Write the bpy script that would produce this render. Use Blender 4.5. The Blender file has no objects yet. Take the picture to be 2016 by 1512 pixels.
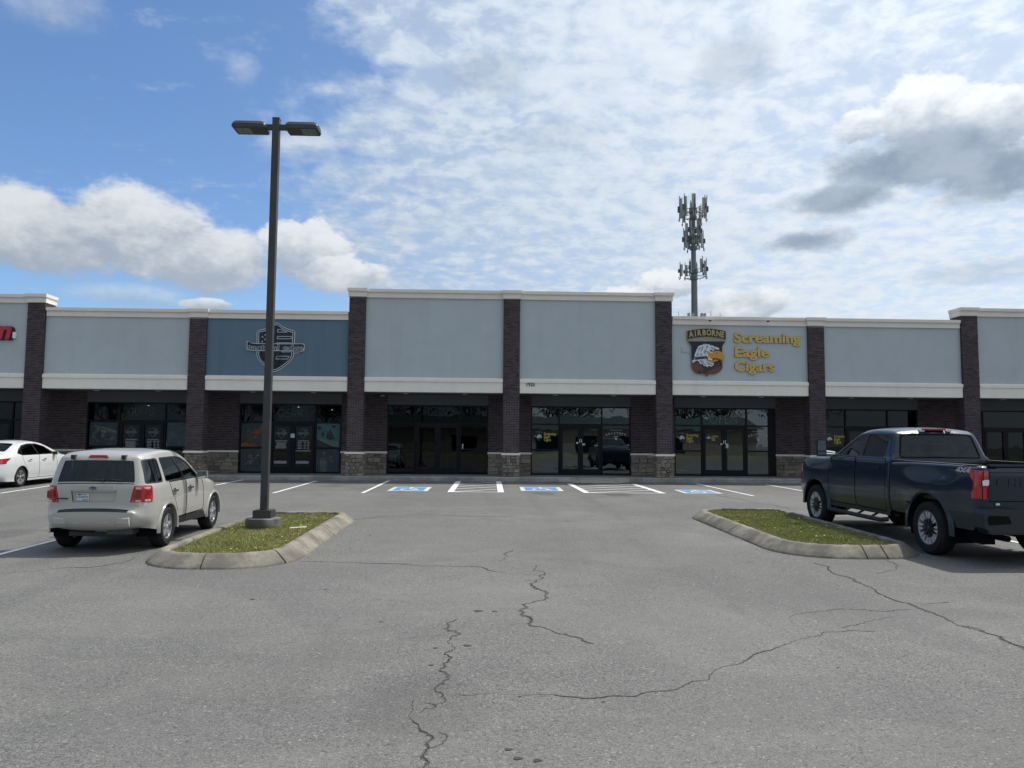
import bpy, bmesh, math, random
import numpy as np
from math import sin, cos, pi, radians, sqrt, atan2
from mathutils import Vector, Matrix
from mathutils.geometry import delaunay_2d_cdt
random.seed(7); np.random.seed(7)
D_ = bpy.data
sc = bpy.context.scene
col = sc.collection

# ------------------------------------------------------------------ camera
CAM_YAW, CAM_PITCH, CAM_ROLL = radians(2.1), math.atan(114/1514.), radians(0.46)
cam = D_.objects.new('camera', D_.cameras.new('camera')); col.objects.link(cam)
cam.data.sensor_width = 36; cam.data.lens = 36*1514/2016.; cam.data.clip_start = 0.1; cam.data.clip_end = 3000
_f = Vector((sin(CAM_YAW)*cos(CAM_PITCH), cos(CAM_YAW)*cos(CAM_PITCH), sin(CAM_PITCH)))
_r0 = Vector((cos(CAM_YAW), -sin(CAM_YAW), 0)); _u0 = _r0.cross(_f)
_r = _r0*cos(CAM_ROLL)+_u0*sin(CAM_ROLL); _u = _u0*cos(CAM_ROLL)-_r0*sin(CAM_ROLL)
cam.matrix_world = Matrix(((_r.x, _u.x, -_f.x, 0), (_r.y, _u.y, -_f.y, -30.3), (_r.z, _u.z, -_f.z, 1.52), (0, 0, 0, 1)))
sc.camera = cam
sc.view_settings.view_transform = 'Standard'; sc.view_settings.look = 'None'
sc.view_settings.gamma = 1.0; sc.view_settings.use_curve_mapping = False
sc.view_settings.exposure = 0.0

# ------------------------------------------------------------------ node helper
class NG:
    def __init__(s, nt): s.nt = nt; s.n = nt.nodes; s.l = nt.links
    def new(s, t, **k):
        n = s.n.new(t)
        for a, b in k.items(): setattr(n, a, b)
        return n
    def put(s, sock, v):
        if isinstance(v, bpy.types.NodeSocket): s.l.new(v, sock)
        elif isinstance(v, (tuple, list)) and sock.type == 'RGBA' and len(v) == 3: sock.default_value = (*v, 1)
        else: sock.default_value = v
    def m(s, op, a, b=0.0, c=0.0, clamp=False):
        n = s.new('ShaderNodeMath', operation=op, use_clamp=clamp)
        s.put(n.inputs[0], a); s.put(n.inputs[1], b); s.put(n.inputs[2], c); return n.outputs[0]
    def mix(s, f, a, b, blend='MIX'):
        n = s.new('ShaderNodeMix', data_type='RGBA', blend_type=blend)
        s.put(n.inputs[0], f); s.put(n.inputs[6], a); s.put(n.inputs[7], b); return n.outputs[2]
    def ss(s, v, lo, hi, a=0.0, b=1.0):
        n = s.new('ShaderNodeMapRange', interpolation_type='SMOOTHSTEP')
        s.put(n.inputs[0], v); s.put(n.inputs[1], lo); s.put(n.inputs[2], hi); s.put(n.inputs[3], a); s.put(n.inputs[4], b); return n.outputs[0]
    def noise(s, vec, scale, det=4, rough=.55, dist=0.0, dim='3D'):
        n = s.new('ShaderNodeTexNoise', noise_dimensions=dim)
        if vec is not None: s.put(n.inputs['Vector'], vec)
        s.put(n.inputs['Scale'], scale); s.put(n.inputs['Detail'], det); s.put(n.inputs['Roughness'], rough); s.put(n.inputs['Distortion'], dist)
        return n.outputs[0]
    def vec(s, x, y, z):
        n = s.new('ShaderNodeCombineXYZ'); s.put(n.inputs[0], x); s.put(n.inputs[1], y); s.put(n.inputs[2], z); return n.outputs[0]
    def vadd(s, a, b):
        n = s.new('ShaderNodeVectorMath', operation='ADD'); s.put(n.inputs[0], a); s.put(n.inputs[1], b); return n.outputs[0]
    def vmul(s, a, b):
        n = s.new('ShaderNodeVectorMath', operation='MULTIPLY'); s.put(n.inputs[0], a); s.put(n.inputs[1], b); return n.outputs[0]

# ------------------------------------------------------------------ sky and sun
SUN = Vector((0.50, 0.28, 1.0)).normalized()
world = D_.worlds.new('World'); sc.world = world; world.use_nodes = True
W = NG(world.node_tree); W.n.clear()
sky = W.new('ShaderNodeTexSky', sky_type='NISHITA'); sky.sun_disc = False
sky.sun_elevation = math.asin(SUN.z); sky.sun_rotation = atan2(SUN.x, SUN.y); sky.air_density = 1.0; sky.dust_density = .6; sky.ozone_density = 2.2
SKY_S = 0.13
tc = W.new('ShaderNodeTexCoord').outputs['Generated']
sx = W.new('ShaderNodeSeparateXYZ'); W.l.new(tc, sx.inputs[0])
X, Y, Z = sx.outputs
AZ = W.m('MULTIPLY', W.m('ARCTAN2', X, Y), 57.2958)
EL = W.m('MULTIPLY', W.m('ARCSINE', W.m('MAXIMUM', W.m('MINIMUM', Z, 1), -1)), 57.2958)
ang = W.vec(W.m('MULTIPLY', AZ, 0.1), W.m('MULTIPLY', EL, 0.16), 0.0)
zc = W.m('ADD', W.m('MAXIMUM', Z, 0.0), 0.16)
pl = W.vec(W.m('DIVIDE', X, zc), W.m('DIVIDE', Y, zc), 0.0)
nb = W.noise(ang, 1.1, 7, .58)              # large billows
nb2 = W.noise(W.vadd(ang, (7.3, 2.1, 4.0)), 2.6, 6, .6)
# --- altocumulus sheet
bound = W.m('ADD', W.m('ADD', AZ, W.m('MULTIPLY', W.m('SUBTRACT', nb, .5), 34)), W.m('MULTIPLY', W.m('SUBTRACT', W.noise(pl, 5.0, 5, .6), .5), 14))
bound = W.m('SUBTRACT', bound, W.m('MULTIPLY', W.m('SUBTRACT', EL, 15), -0.12))
sheet = W.ss(bound, -14.5, -6.5)
left_far = W.ss(AZ, -62, -90)               # the sheet comes back behind the left edge
sheet = W.m('MAXIMUM', sheet, left_far)
cells = W.noise(W.vadd(pl, W.vmul(W.noise(pl, 3.5, 3), (.12, .12, 0))), 12.5, 5, .62)
cells2 = W.noise(W.vadd(pl, (3., 9., 2.)), 2.2, 4, .55)
cov = W.ss(W.m('ADD', cells, W.m('MULTIPLY', W.m('SUBTRACT', cells2, .5), .55)), .31, .60)
alto = W.m('MULTIPLY', sheet, W.m('ADD', W.m('MULTIPLY', cov, .33), .62))
wisp = W.m('MULTIPLY', W.ss(W.m('ADD', W.noise(W.vmul(pl, (1.0, 1.7, 1)), 3.4, 6, .62, .4), W.m('MULTIPLY', W.m('SUBTRACT', cells, .5), .5)), .56, .80), .42)
alto = W.m('MAXIMUM', alto, wisp)
# --- separate cumulus clouds: (az, el, radius az, radius el, base-lit, brightness)
CU = [(-30.5, 12.9, 6.6, 3.0, 3), (-24.4, 13.9, 6.4, 3.0, 3), (-19.3, 12.6, 5.6, 2.3, 3), (-13.8, 13.4, 3.4, 2.2, 0), (-10.6, 11.9, 3.8, 1.2, 0), (-6.3, 15.7, 1.2, 1.0, 2),
      (-24.8, 9.5, 3.6, .8, 1), (-19.7, 9.3, 1.5, .4, 0), (10.5, 10.3, 4.1, 1.4, 0), (13.5, 11.4, 2.4, 1.1, 0), (18.1, 9.9, 3.9, 1.3, 0), (-30, 26.2, 3.6, 1.9, 2), (-17.9, 24.9, 1.3, 1.0, 2),
      (31.0, 21.2, 3.8, 2.0, 0), (27.0, 21.2, 2.2, 1.3, 0), (35.5, 20.2, 2.4, 1.9, 0), (-46, 14, 9, 3, 0), (52, 22, 9, 3.4, 0), (48, 13, 12, 3, 0)]
DK = [(30.0, 18.4, 7.0, 2.1, 1), (35.0, 16.8, 4.6, 2.3, 1), (25.6, 16.6, 4.6, 1.3, 1), (23.0, 14.0, 3.4, 1.0, .9), (18.7, 26.2, 3.2, 1.9, .42), (0, 26, 3.6, 1.8, .3), (5, 22, 4.5, 1.6, .2), (44, 18, 8, 2.5, .9), (34, 11.0, 5, 1.0, .3)]
warp = W.m('ADD', W.m('ADD', W.m('MULTIPLY', W.m('SUBTRACT', nb, .5), 2.1), W.m('MULTIPLY', W.m('SUBTRACT', nb2, .5), 1.5)), W.m('MULTIPLY', W.m('SUBTRACT', W.noise(ang, 8.5, 6, .65), .5), .8))
def blob(a, e, ra, re, soft=.42, w=1.0):
    dx = W.m('DIVIDE', W.m('SUBTRACT', AZ, a), ra); dy = W.m('DIVIDE', W.m('SUBTRACT', EL, e), re)
    r = W.m('SUBTRACT', W.m('SQRT', W.m('ADD', W.m('MULTIPLY', dx, dx), W.m('MULTIPLY', dy, dy))), W.m('MULTIPLY', warp, w))
    return W.ss(r, 1.0+soft*.3, 1.0-soft), dy
dsum = wsum = dmax = None
for a, e, ra, re, k in CU:
    d, dy = blob(a, e, ra, re, (.24 if k == 0 else .32) if k in (0, 3) else .9, .62 if k == 3 else .9)
    if k in (1, 2): d = W.m('MULTIPLY', d, .38 if k == 2 else .5)
    sh = W.m('ADD', W.m('MULTIPLY', dy, .42), .56)
    ds = W.m('MULTIPLY', d, sh)
    dmax = d if dmax is None else W.m('MAXIMUM', dmax, d)
    dsum = d if dsum is None else W.m('ADD', dsum, d)
    wsum = ds if wsum is None else W.m('ADD', wsum, ds)
shade = W.m('ADD', W.m('DIVIDE', wsum, W.m('MAXIMUM', dsum, .001)), W.m('MULTIPLY', W.m('SUBTRACT', nb2, .5), 1.5))
shade = W.m('ADD', shade, W.m('MULTIPLY', W.m('SUBTRACT', W.noise(ang, 7., 5, .6), .5), .55))
dark = None
for a, e, ra, re, k in DK:
    d, dy = blob(a, e, ra, re, .6, .75); d = W.m('MULTIPLY', d, k)
    dark = d if dark is None else W.m('MAXIMUM', dark, d)
# clouds scatter forward: brighter towards the sun, duller on the far side of the sky
csun = W.m('ADD', W.m('ADD', W.m('MULTIPLY', X, SUN.x), W.m('MULTIPLY', Y, SUN.y)), W.m('MULTIPLY', Z, SUN.z))
fwd = W.m('ADD', W.m('ADD', W.m('MULTIPLY', csun, .52), .76), W.m('MULTIPLY', W.m('POWER', W.m('MAXIMUM', csun, 0.0), 14.0), 1.8))
acol = W.mix(W.ss(cells, .36, .74), (.47, .58, .72), (.66, .74, .84))
acol = W.mix(W.ss(W.m('ADD', AZ, W.m('MULTIPLY', EL, .4)), -6, 34), acol, W.mix(.65, acol, (.82, .87, .90)))
ccol = W.mix(W.ss(shade, .12, .98), (.44, .51, .60), (.86, .89, .92))
skyc = W.mix(1.0, sky.outputs[0], W.mix(W.ss(AZ, 12, -30), (.95, 1.0, 1.08), (.80, .97, 1.14)), 'MULTIPLY')
bs = W.new('ShaderNodeBackground'); W.l.new(skyc, bs.inputs[0]); bs.inputs[1].default_value = SKY_S
def bg(c, s=1.0):
    b = W.new('ShaderNodeBackground'); W.put(b.inputs[0], c); W.put(b.inputs[1], s); return b.outputs[0]
def mixs(f, a, b):
    n = W.new('ShaderNodeMixShader'); W.put(n.inputs[0], f); W.l.new(a, n.inputs[1]); W.l.new(b, n.inputs[2]); return n.outputs[0]
s1 = mixs(alto, bs.outputs[0], bg(acol, fwd))
s2 = mixs(W.m('MULTIPLY', dmax, .96), s1, bg(ccol, fwd))
s3 = mixs(W.m('MULTIPLY', dark, .94), s2, bg(W.mix(W.ss(nb2, .35, .65), (.24, .31, .41), (.36, .43, .53)), fwd))
s4 = mixs(W.ss(Z, .0, -.02), s3, bg((.20, .20, .19)))
wo = W.new('ShaderNodeOutputWorld'); W.l.new(s4, wo.inputs[0])
world.cycles.sampling_method = 'MANUAL'; world.cycles.sample_map_resolution = 512

sl = D_.lights.new('sun', 'SUN'); sl.energy = 3.8; sl.angle = radians(.6); sl.color = (1.0, .955, .88)
so = D_.objects.new('sun', sl); col.objects.link(so); so.rotation_euler = SUN.to_track_quat('Z', 'Y').to_euler()
so.location = (10, 6, 40)

# ------------------------------------------------------------------ materials
def new_mat(name):
    m = D_.materials.new(name); m.use_nodes = True; g = NG(m.node_tree); g.n.clear()
    out = g.new('ShaderNodeOutputMaterial'); p = g.new('ShaderNodeBsdfPrincipled'); g.l.new(p.outputs[0], out.inputs[0])
    return m, g, p, out
def mat(name, c, rough=.6, metal=0., var=.12, scale=6., bump=0., bscale=60., coat=0., spec=.5, dirt=None):
    m, g, p, o = new_mat(name)
    ob = g.new('ShaderNodeTexCoord').outputs['Object']
    if var:
        n = g.noise(ob, scale, 6, .6)
        n2 = g.noise(ob, scale*7, 3, .6)
        f = g.m('ADD', g.m('MULTIPLY', n, .7), g.m('MULTIPLY', n2, .3))
        cc = g.mix(g.ss(f, .3, .7), tuple(x*(1-var) for x in c), tuple(min(1, x*(1+var)) for x in c))
        g.put(p.inputs['Base Color'], cc)
        g.put(p.inputs['Roughness'], g.m('ADD', g.m('MULTIPLY', g.m('SUBTRACT', n, .5), .25), rough, clamp=True))
    else:
        g.put(p.inputs['Base Color'], c); p.inputs['Roughness'].default_value = rough
    p.inputs['Metallic'].default_value = metal; p.inputs['Coat Weight'].default_value = coat; p.inputs['Coat Roughness'].default_value = .04
    p.inputs['Specular IOR Level'].default_value = spec
    if bump:
        b = g.new('ShaderNodeBump'); b.inputs['Strength'].default_value = bump; b.inputs['Distance'].default_value = .01
        g.put(b.inputs['Height'], g.noise(ob, bscale, 4, .6)); g.l.new(b.outputs[0], p.inputs['Normal'])
    return m
def emit(name, c, s):
    m, g, p, o = new_mat(name); p.inputs['Base Color'].default_value = (*c, 1); p.inputs['Emission Color'].default_value = (*c, 1); p.inputs['Emission Strength'].default_value = s; return m
def piece_mat(name, cols, rough, use_obj, bump=.5, bscale=70):
    """masonry: colour from a per-piece random value"""
    m, g, p, o = new_mat(name)
    r = g.new('ShaderNodeObjectInfo').outputs['Random'] if use_obj else g.new('ShaderNodeAttribute', attribute_name='tint').outputs['Fac']
    cr = g.new('ShaderNodeValToRGB'); cr.color_ramp.interpolation = 'LINEAR'; e = cr.color_ramp.elements
    while len(e) < len(cols): e.new(.5)
    for i, c in enumerate(cols): e[i].position = i/(len(cols)-1); e[i].color = (*c, 1)
    g.l.new(r, cr.inputs[0])
    geo = g.new('ShaderNodeNewGeometry').outputs['Position']
    n = g.noise(geo, 22, 6, .65)
    g.put(p.inputs['Base Color'], g.mix(g.ss(n, .25, .75), g.mix(.35, cr.outputs[0], (.02, .02, .02)), cr.outputs[0])); p.inputs['Roughness'].default_value = rough
    b = g.new('ShaderNodeBump'); b.inputs['Strength'].default_value = bump; b.inputs['Distance'].default_value = .01
    g.put(b.inputs['Height'], g.noise(geo, bscale, 4, .6)); g.l.new(b.outputs[0], p.inputs['Normal'])
    return m
BR = [(.080, .052, .060), (.036, .026, .034), (.094, .062, .068), (.060, .042, .050), (.026, .022, .030), (.106, .072, .078), (.070, .050, .058)]
ST = [(.26, .23, .18), (.35, .305, .235), (.20, .185, .16), (.40, .345, .27), (.16, .145, .13), (.30, .245, .19), (.23, .22, .20)]
M = {}
M['brick'] = piece_mat('brick', BR, .85, True); M['brickf'] = piece_mat('brick_field', BR, .85, False)
M['stone'] = piece_mat('stone', ST, .9, True, .9, 35); M['stonef'] = piece_mat('stone_field', ST, .9, False, .9, 35)
M['mortar'] = mat('mortar', (.25, .225, .23), .95, var=.15, bump=.4)
M['mortar2'] = mat('stone_mortar', (.075, .068, .062), .95, var=.2, bump=.4)
def stucco(name, c, stain=0.0, streak=0.0):
    m, g, p, o = new_mat(name)
    geo = g.new('ShaderNodeNewGeometry').outputs['Position']
    n1 = g.noise(geo, .35, 6, .6); n2 = g.noise(g.vmul(geo, (2.2, 2.2, .25)), 1.0, 5, .6); n3 = g.noise(geo, 1.4, 6, .65)
    f = g.m('ADD', g.m('MULTIPLY', n1, .5), g.m('MULTIPLY', n3, .5))
    c1 = g.mix(g.ss(f, .35, .68), tuple(x*.965 for x in c), tuple(x*1.03 for x in c))
    c2 = g.mix(g.m('MULTIPLY', g.ss(n2, .5, .75), streak), c1, tuple(x*.72 for x in c))
    g.put(p.inputs['Base Color'], c2); p.inputs['Roughness'].default_value = .92; p.inputs['Specular IOR Level'].default_value = .2
    b = g.new('ShaderNodeBump'); b.inputs['Strength'].default_value = .35; b.inputs['Distance'].default_value = .006
    g.put(b.inputs['Height'], g.noise(geo, 90, 3, .7)); g.l.new(b.outputs[0], p.inputs['Normal'])
    return m
M['panel'] = stucco('pale_blue_stucco', (.44, .488, .517), streak=.20)
M['panel2'] = stucco('slate_blue_stucco', (.125, .19, .25), streak=.5)
M['cream'] = stucco('cream_stucco', (.80, .77, .69), streak=.25)
M['trim'] = stucco('cornice_stucco', (.76, .71, .64), streak=.15)
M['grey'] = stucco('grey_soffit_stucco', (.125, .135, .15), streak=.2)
M['frame'] = mat('bronze_aluminium', (.006, .008, .012), .45, .2, var=.1, spec=.25)
M['conc'] = None
def glass(name, tint, rough=0.0, ior=1.5, mult=1.0):
    m, g, p, o = new_mat(name); g.n.remove(p)
    t = g.new('ShaderNodeBsdfTransparent'); t.inputs[0].default_value = (*tint, 1)
    gl = g.new('ShaderNodeBsdfGlossy'); gl.inputs['Roughness'].default_value = rough; gl.inputs[0].default_value = (.86, .95, 1.0, 1)
    ob = g.new('ShaderNodeNewGeometry').outputs['Position']
    b = g.new('ShaderNodeBump'); b.inputs['Strength'].default_value = .05; b.inputs['Distance'].default_value = .05
    g.put(b.inputs['Height'], g.noise(ob, .9, 2, .5)); g.l.new(b.outputs[0], gl.inputs['Normal'])
    fr = g.new('ShaderNodeFresnel'); fr.inputs[0].default_value = ior
    n = g.new('ShaderNodeMixShader'); g.put(n.inputs[0], g.m('MULTIPLY', fr.outputs[0], mult, clamp=True)); g.l.new(t.outputs[0], n.inputs[1]); g.l.new(gl.outputs[0], n.inputs[2])
    g.l.new(n.outputs[0], o.inputs[0]); return m
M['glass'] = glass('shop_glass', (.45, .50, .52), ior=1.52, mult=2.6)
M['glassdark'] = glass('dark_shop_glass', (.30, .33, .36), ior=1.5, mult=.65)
M['cglass'] = glass('car_glass', (.30, .35, .35), ior=1.5, mult=1.3)
M['cglassd'] = glass('tinted_car_glass', (.07, .08, .09), ior=1.5, mult=1.0)
def paint(name, c, flake=.0, rough=.35, metal=0.0, dusty=.22, coat=1.0):
    m, g, p, o = new_mat(name)
    ob = g.new('ShaderNodeTexCoord').outputs['Object']
    geo = g.new('ShaderNodeNewGeometry').outputs['Backfacing']
    sep = g.new('ShaderNodeSeparateXYZ'); g.l.new(ob, sep.inputs[0])
    dust = g.m('MULTIPLY', g.ss(g.m('ADD', sep.outputs[2], g.m('MULTIPLY', g.noise(ob, 5, 5), .4)), .95, .35), dusty)
    c0 = g.mix(dust, c, (.16, .14, .12))
    g.put(p.inputs['Base Color'], g.mix(geo, c0, (.02, .02, .022)))
    g.put(p.inputs['Roughness'], g.m('ADD', g.m('MULTIPLY', dust, 1.2), rough, clamp=True)); p.inputs['Metallic'].default_value = metal
    g.put(p.inputs['Coat Weight'], g.m('SUBTRACT', coat, g.m('MULTIPLY', dust, 2.5), clamp=True)); p.inputs['Coat Roughness'].default_value = .05
    return m
M['white'] = mat('white_paint', (.75, .76, .76), .5, var=.05)
M['black'] = mat('black_plastic', (.018, .018, .020), .5, var=.2)
M['dark'] = mat('dark_underbody', (.008, .008, .009), .9, var=.1, spec=.1)
M['rubber'] = mat('tyre_rubber', (.020, .020, .021), .85, var=.35, scale=9, bump=.3, bscale=40, spec=.2)
M['alloy'] = mat('silver_alloy', (.55, .56, .57), .32, .6, var=.06)
M['alloyd'] = mat('dark_alloy', (.055, .058, .062), .4, .5, var=.1)
M['chrome'] = mat('chrome', (.75, .76, .78), .08, 1.0, var=0)
M['alloytr'] = mat('machined_rim_faces', (.52, .53, .53), .38, .25, var=.08)
M['seat'] = mat('seat_fabric', (.05, .05, .052), .9, var=.2)
M['redl'] = mat('red_lens', (.42, .006, .018), .12, var=.15, scale=30, coat=1.0)
M['redd'] = mat('dark_red_lens', (.20, .004, .010), .12, var=.1, scale=30, coat=1.0)
M['clearl'] = mat('clear_lens', (.60, .50, .50), .12, var=.1, coat=1.0)
M['bronze'] = mat('bronze_lamp_paint', (.046, .046, .048), .5, .1, var=.15, spec=.5)
M['steel'] = mat('galvanised_steel', (.16, .19, .185), .6, .3, var=.12, scale=1.5)
M['antenna'] = mat('antenna_grey', (.38, .40, .40), .6, var=.08)
M['navy'] = mat('navy_sign', (.005, .010, .022), .5, var=.08)
M['sign_white'] = mat('sign_white', (.58, .63, .70), .6, var=.05)
M['gold'] = mat('gold_sign', (.56, .41, .13), .6, var=.08)
M['goldd'] = mat('dark_gold_edge', (.33, .235, .08), .6, var=.08)
M['cream2'] = mat('emblem_cream', (.45, .36, .16), .6, var=.05)
M['feather'] = mat('emblem_feather_white', (.62, .66, .70), .6, var=.05)
M['feath2'] = mat('emblem_feather_shade', (.22, .30, .40), .6, var=.05)
M['brown'] = mat('emblem_brown', (.12, .055, .045), .6, var=.05)
M['brownd'] = mat('emblem_dark_brown', (.045, .022, .022), .6, var=.05)
M['beak'] = mat('emblem_beak', (.55, .28, .045), .6, var=.06)
M['beakd'] = mat('emblem_beak_shade', (.28, .11, .02), .6, var=.06)
M['redsign'] = mat('red_sign', (.42, .03, .05), .4, var=.05)
M['mline'] = None
def dummy(): pass

# ------------------------------------------------------------------ mesh helpers
class MB:
    def __init__(s): s.v = []; s.f = []; s.mi = []; s.t = []
    def add(s, vs, fs, mi=0, tint=None):
        b = len(s.v); s.v += [tuple(v) for v in vs]; s.f += [tuple(i+b for i in f) for f in fs]; s.mi += [mi]*len(fs)
        s.t += [random.random() if tint is None else tint]*len(vs)
    def box(s, x0, x1, y0, y1, z0, z1, mi=0, tint=None):
        s.add([(x0, y0, z0), (x1, y0, z0), (x1, y1, z0), (x0, y1, z0), (x0, y0, z1), (x1, y0, z1), (x1, y1, z1), (x0, y1, z1)],
              [(0, 3, 2, 1), (4, 5, 6, 7), (0, 1, 5, 4), (1, 2, 6, 5), (2, 3, 7, 6), (3, 0, 4, 7)], mi, tint)
    def bbox(s, x0, x1, y0, y1, z0, z1, b=.01, mi=0, tint=None):   # box with a bevelled front (towards -y)
        s.add([(x0, y1, z0), (x1, y1, z0), (x1, y1, z1), (x0, y1, z1), (x0, y0+b, z0), (x1, y0+b, z0), (x1, y0+b, z1), (x0, y0+b, z1),
               (x0+b, y0, z0+b), (x1-b, y0, z0+b), (x1-b, y0, z1-b), (x0+b, y0, z1-b)],
              [(0, 4, 7, 3), (1, 2, 6, 5), (0, 1, 5, 4), (3, 7, 6, 2), (4, 5, 9, 8), (5, 6, 10, 9), (6, 7, 11, 10), (7, 4, 8, 11), (8, 9, 10, 11)], mi, tint)
    def tube(s, pts, r, n=8, mi=0, cap=True, r1=None):
        pts = [Vector(p) for p in pts]; rings = []
        for i, p in enumerate(pts):
            d = (pts[min(i+1, len(pts)-1)]-pts[max(i-1, 0)]).normalized()
            a = Vector((0, 0, 1)) if abs(d.z) < .9 else Vector((1, 0, 0))
            u = d.cross(a).normalized(); w = d.cross(u)
            rr = r if r1 is None else r+(r1-r)*i/(len(pts)-1)
            rings.append([p+(u*cos(2*pi*k/n)+w*sin(2*pi*k/n))*rr for k in range(n)])
        vs = [v for g in rings for v in g]; fs = []
        for i in range(len(pts)-1):
            for k in range(n): fs.append((i*n+k, i*n+(k+1) % n, (i+1)*n+(k+1) % n, (i+1)*n+k))
        if cap: fs += [tuple(range(n-1, -1, -1)), tuple((len(pts)-1)*n+k for k in range(n))]
        s.add(vs, fs, mi)
    def lathe(s, prof, n=24, axis='x', o=(0, 0, 0), mi=0):
        vs = []; fs = []; m = len(prof)
        for k in range(n):
            a = 2*pi*k/n
            for (r, h) in prof:
                vs.append((o[0]+h, o[1]+r*cos(a), o[2]+r*sin(a)) if axis == 'x' else (o[0]+r*cos(a), o[1]+r*sin(a), o[2]+h))
        for k in range(n):
            for j in range(m-1):
                a, b = k*m+j, ((k+1) % n)*m+j; fs.append((a, b, b+1, a+1))
        s.add(vs, fs, mi)
    def prism(s, poly, y0, y1, mi=0, plane='xz'):    # polygon in x,z extruded in y (counter-clockwise seen from -y)
        n = len(poly)
        if sum(poly[i][0]*poly[(i+1) % n][1]-poly[(i+1) % n][0]*poly[i][1] for i in range(n)) < 0: poly = poly[::-1]
        f = (lambda p, y: (p[0], y, p[1])) if plane == 'xz' else ((lambda p, y: (p[0], p[1], y)) if plane == 'xy' else (lambda p, y: (y, p[0], p[1])))
        vs = [f(p, y0) for p in poly]+[f(p, y1) for p in poly]
        fs = [tuple(range(n)), tuple(range(2*n-1, n-1, -1))]+[(i, i+n, (i+1) % n+n, (i+1) % n) for i in range(n)]
        s.add(vs, fs, mi)
    def mesh(s, name, mats, smooth=False, angle=None, fix=False):
        me = D_.meshes.new(name); me.from_pydata(s.v, [], s.f)
        for m in (mats if isinstance(mats, (list, tuple)) else [mats]): me.materials.append(m)
        if any(s.mi): me.polygons.foreach_set('material_index', s.mi)
        a = me.attributes.new('tint', 'FLOAT', 'POINT'); a.data.foreach_set('value', s.t)
        if fix:
            bm = bmesh.new(); bm.from_mesh(me); bmesh.ops.recalc_face_normals(bm, faces=bm.faces); bm.to_mesh(me); bm.free()
        if smooth: me.polygons.foreach_set('use_smooth', [True]*len(me.polygons))
        if angle: me.set_sharp_from_angle(angle=radians(angle))
        me.update(); return me
    def build(s, name, mats, parent=None, smooth=False, angle=None, loc=None, rot=None, fix=False):
        return link(name, s.mesh(name, mats, smooth, angle, fix), parent, loc, rot)
def link(name, me, parent=None, loc=None, rot=None):
    o = D_.objects.new(name, me); col.objects.link(o)
    if parent: o.parent = parent
    if loc is not None: o.location = loc
    if rot is not None: o.rotation_euler = rot
    return o
def tag(o, label=None, cat=None, group=None, kind=None):
    if label: o['label'] = label
    if cat: o['category'] = cat
    if group: o['group'] = group
    if kind: o['kind'] = kind
    return o
def thing(name, label, cat, loc=(0, 0, 0), rot=(0, 0, 0), group=None):
    o = D_.objects.new(name, None); col.objects.link(o); o.location = loc; o.rotation_euler = rot; o.empty_display_size = .2
    return tag(o, label, cat, group)
def text_mesh(body, size, depth=.01, offset=0.0, shear=0., space=1.0, xs=1.0, res=3):
    c = D_.curves.new('t', 'FONT'); c.body = body; c.size = size; c.extrude = depth/2; c.offset = offset; c.shear = shear; c.space_character = space; c.resolution_u = res
    c.align_x = 'LEFT'
    o = D_.objects.new('t', c); col.objects.link(o); dg = bpy.context.evaluated_depsgraph_get(); dg.update()
    me = D_.meshes.new_from_object(o.evaluated_get(dg)); D_.objects.remove(o); D_.curves.remove(c)
    if xs != 1.0: me.transform(Matrix.Diagonal((xs, 1, 1, 1)))
    return me
def width(me):
    xs = [v.co.x for v in me.vertices]; return (min(xs), max(xs)) if xs else (0, 0)
def text(name, body, size, m, parent, x, y, z, wide=None, rot=(pi/2, 0, 0), high=None, **k):
    me = text_mesh(body, size, **k); a, b = width(me)
    me.transform(Matrix.Translation((-a, 0, 0)))
    if wide: me.transform(Matrix.Diagonal((wide/(b-a), 1, 1, 1)))
    me.materials.clear(); me.materials.append(m)
    return link(name, me, parent, (x, y, z), rot)
def gz(y): return 0.0145*max(-20., min(0., y))

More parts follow.
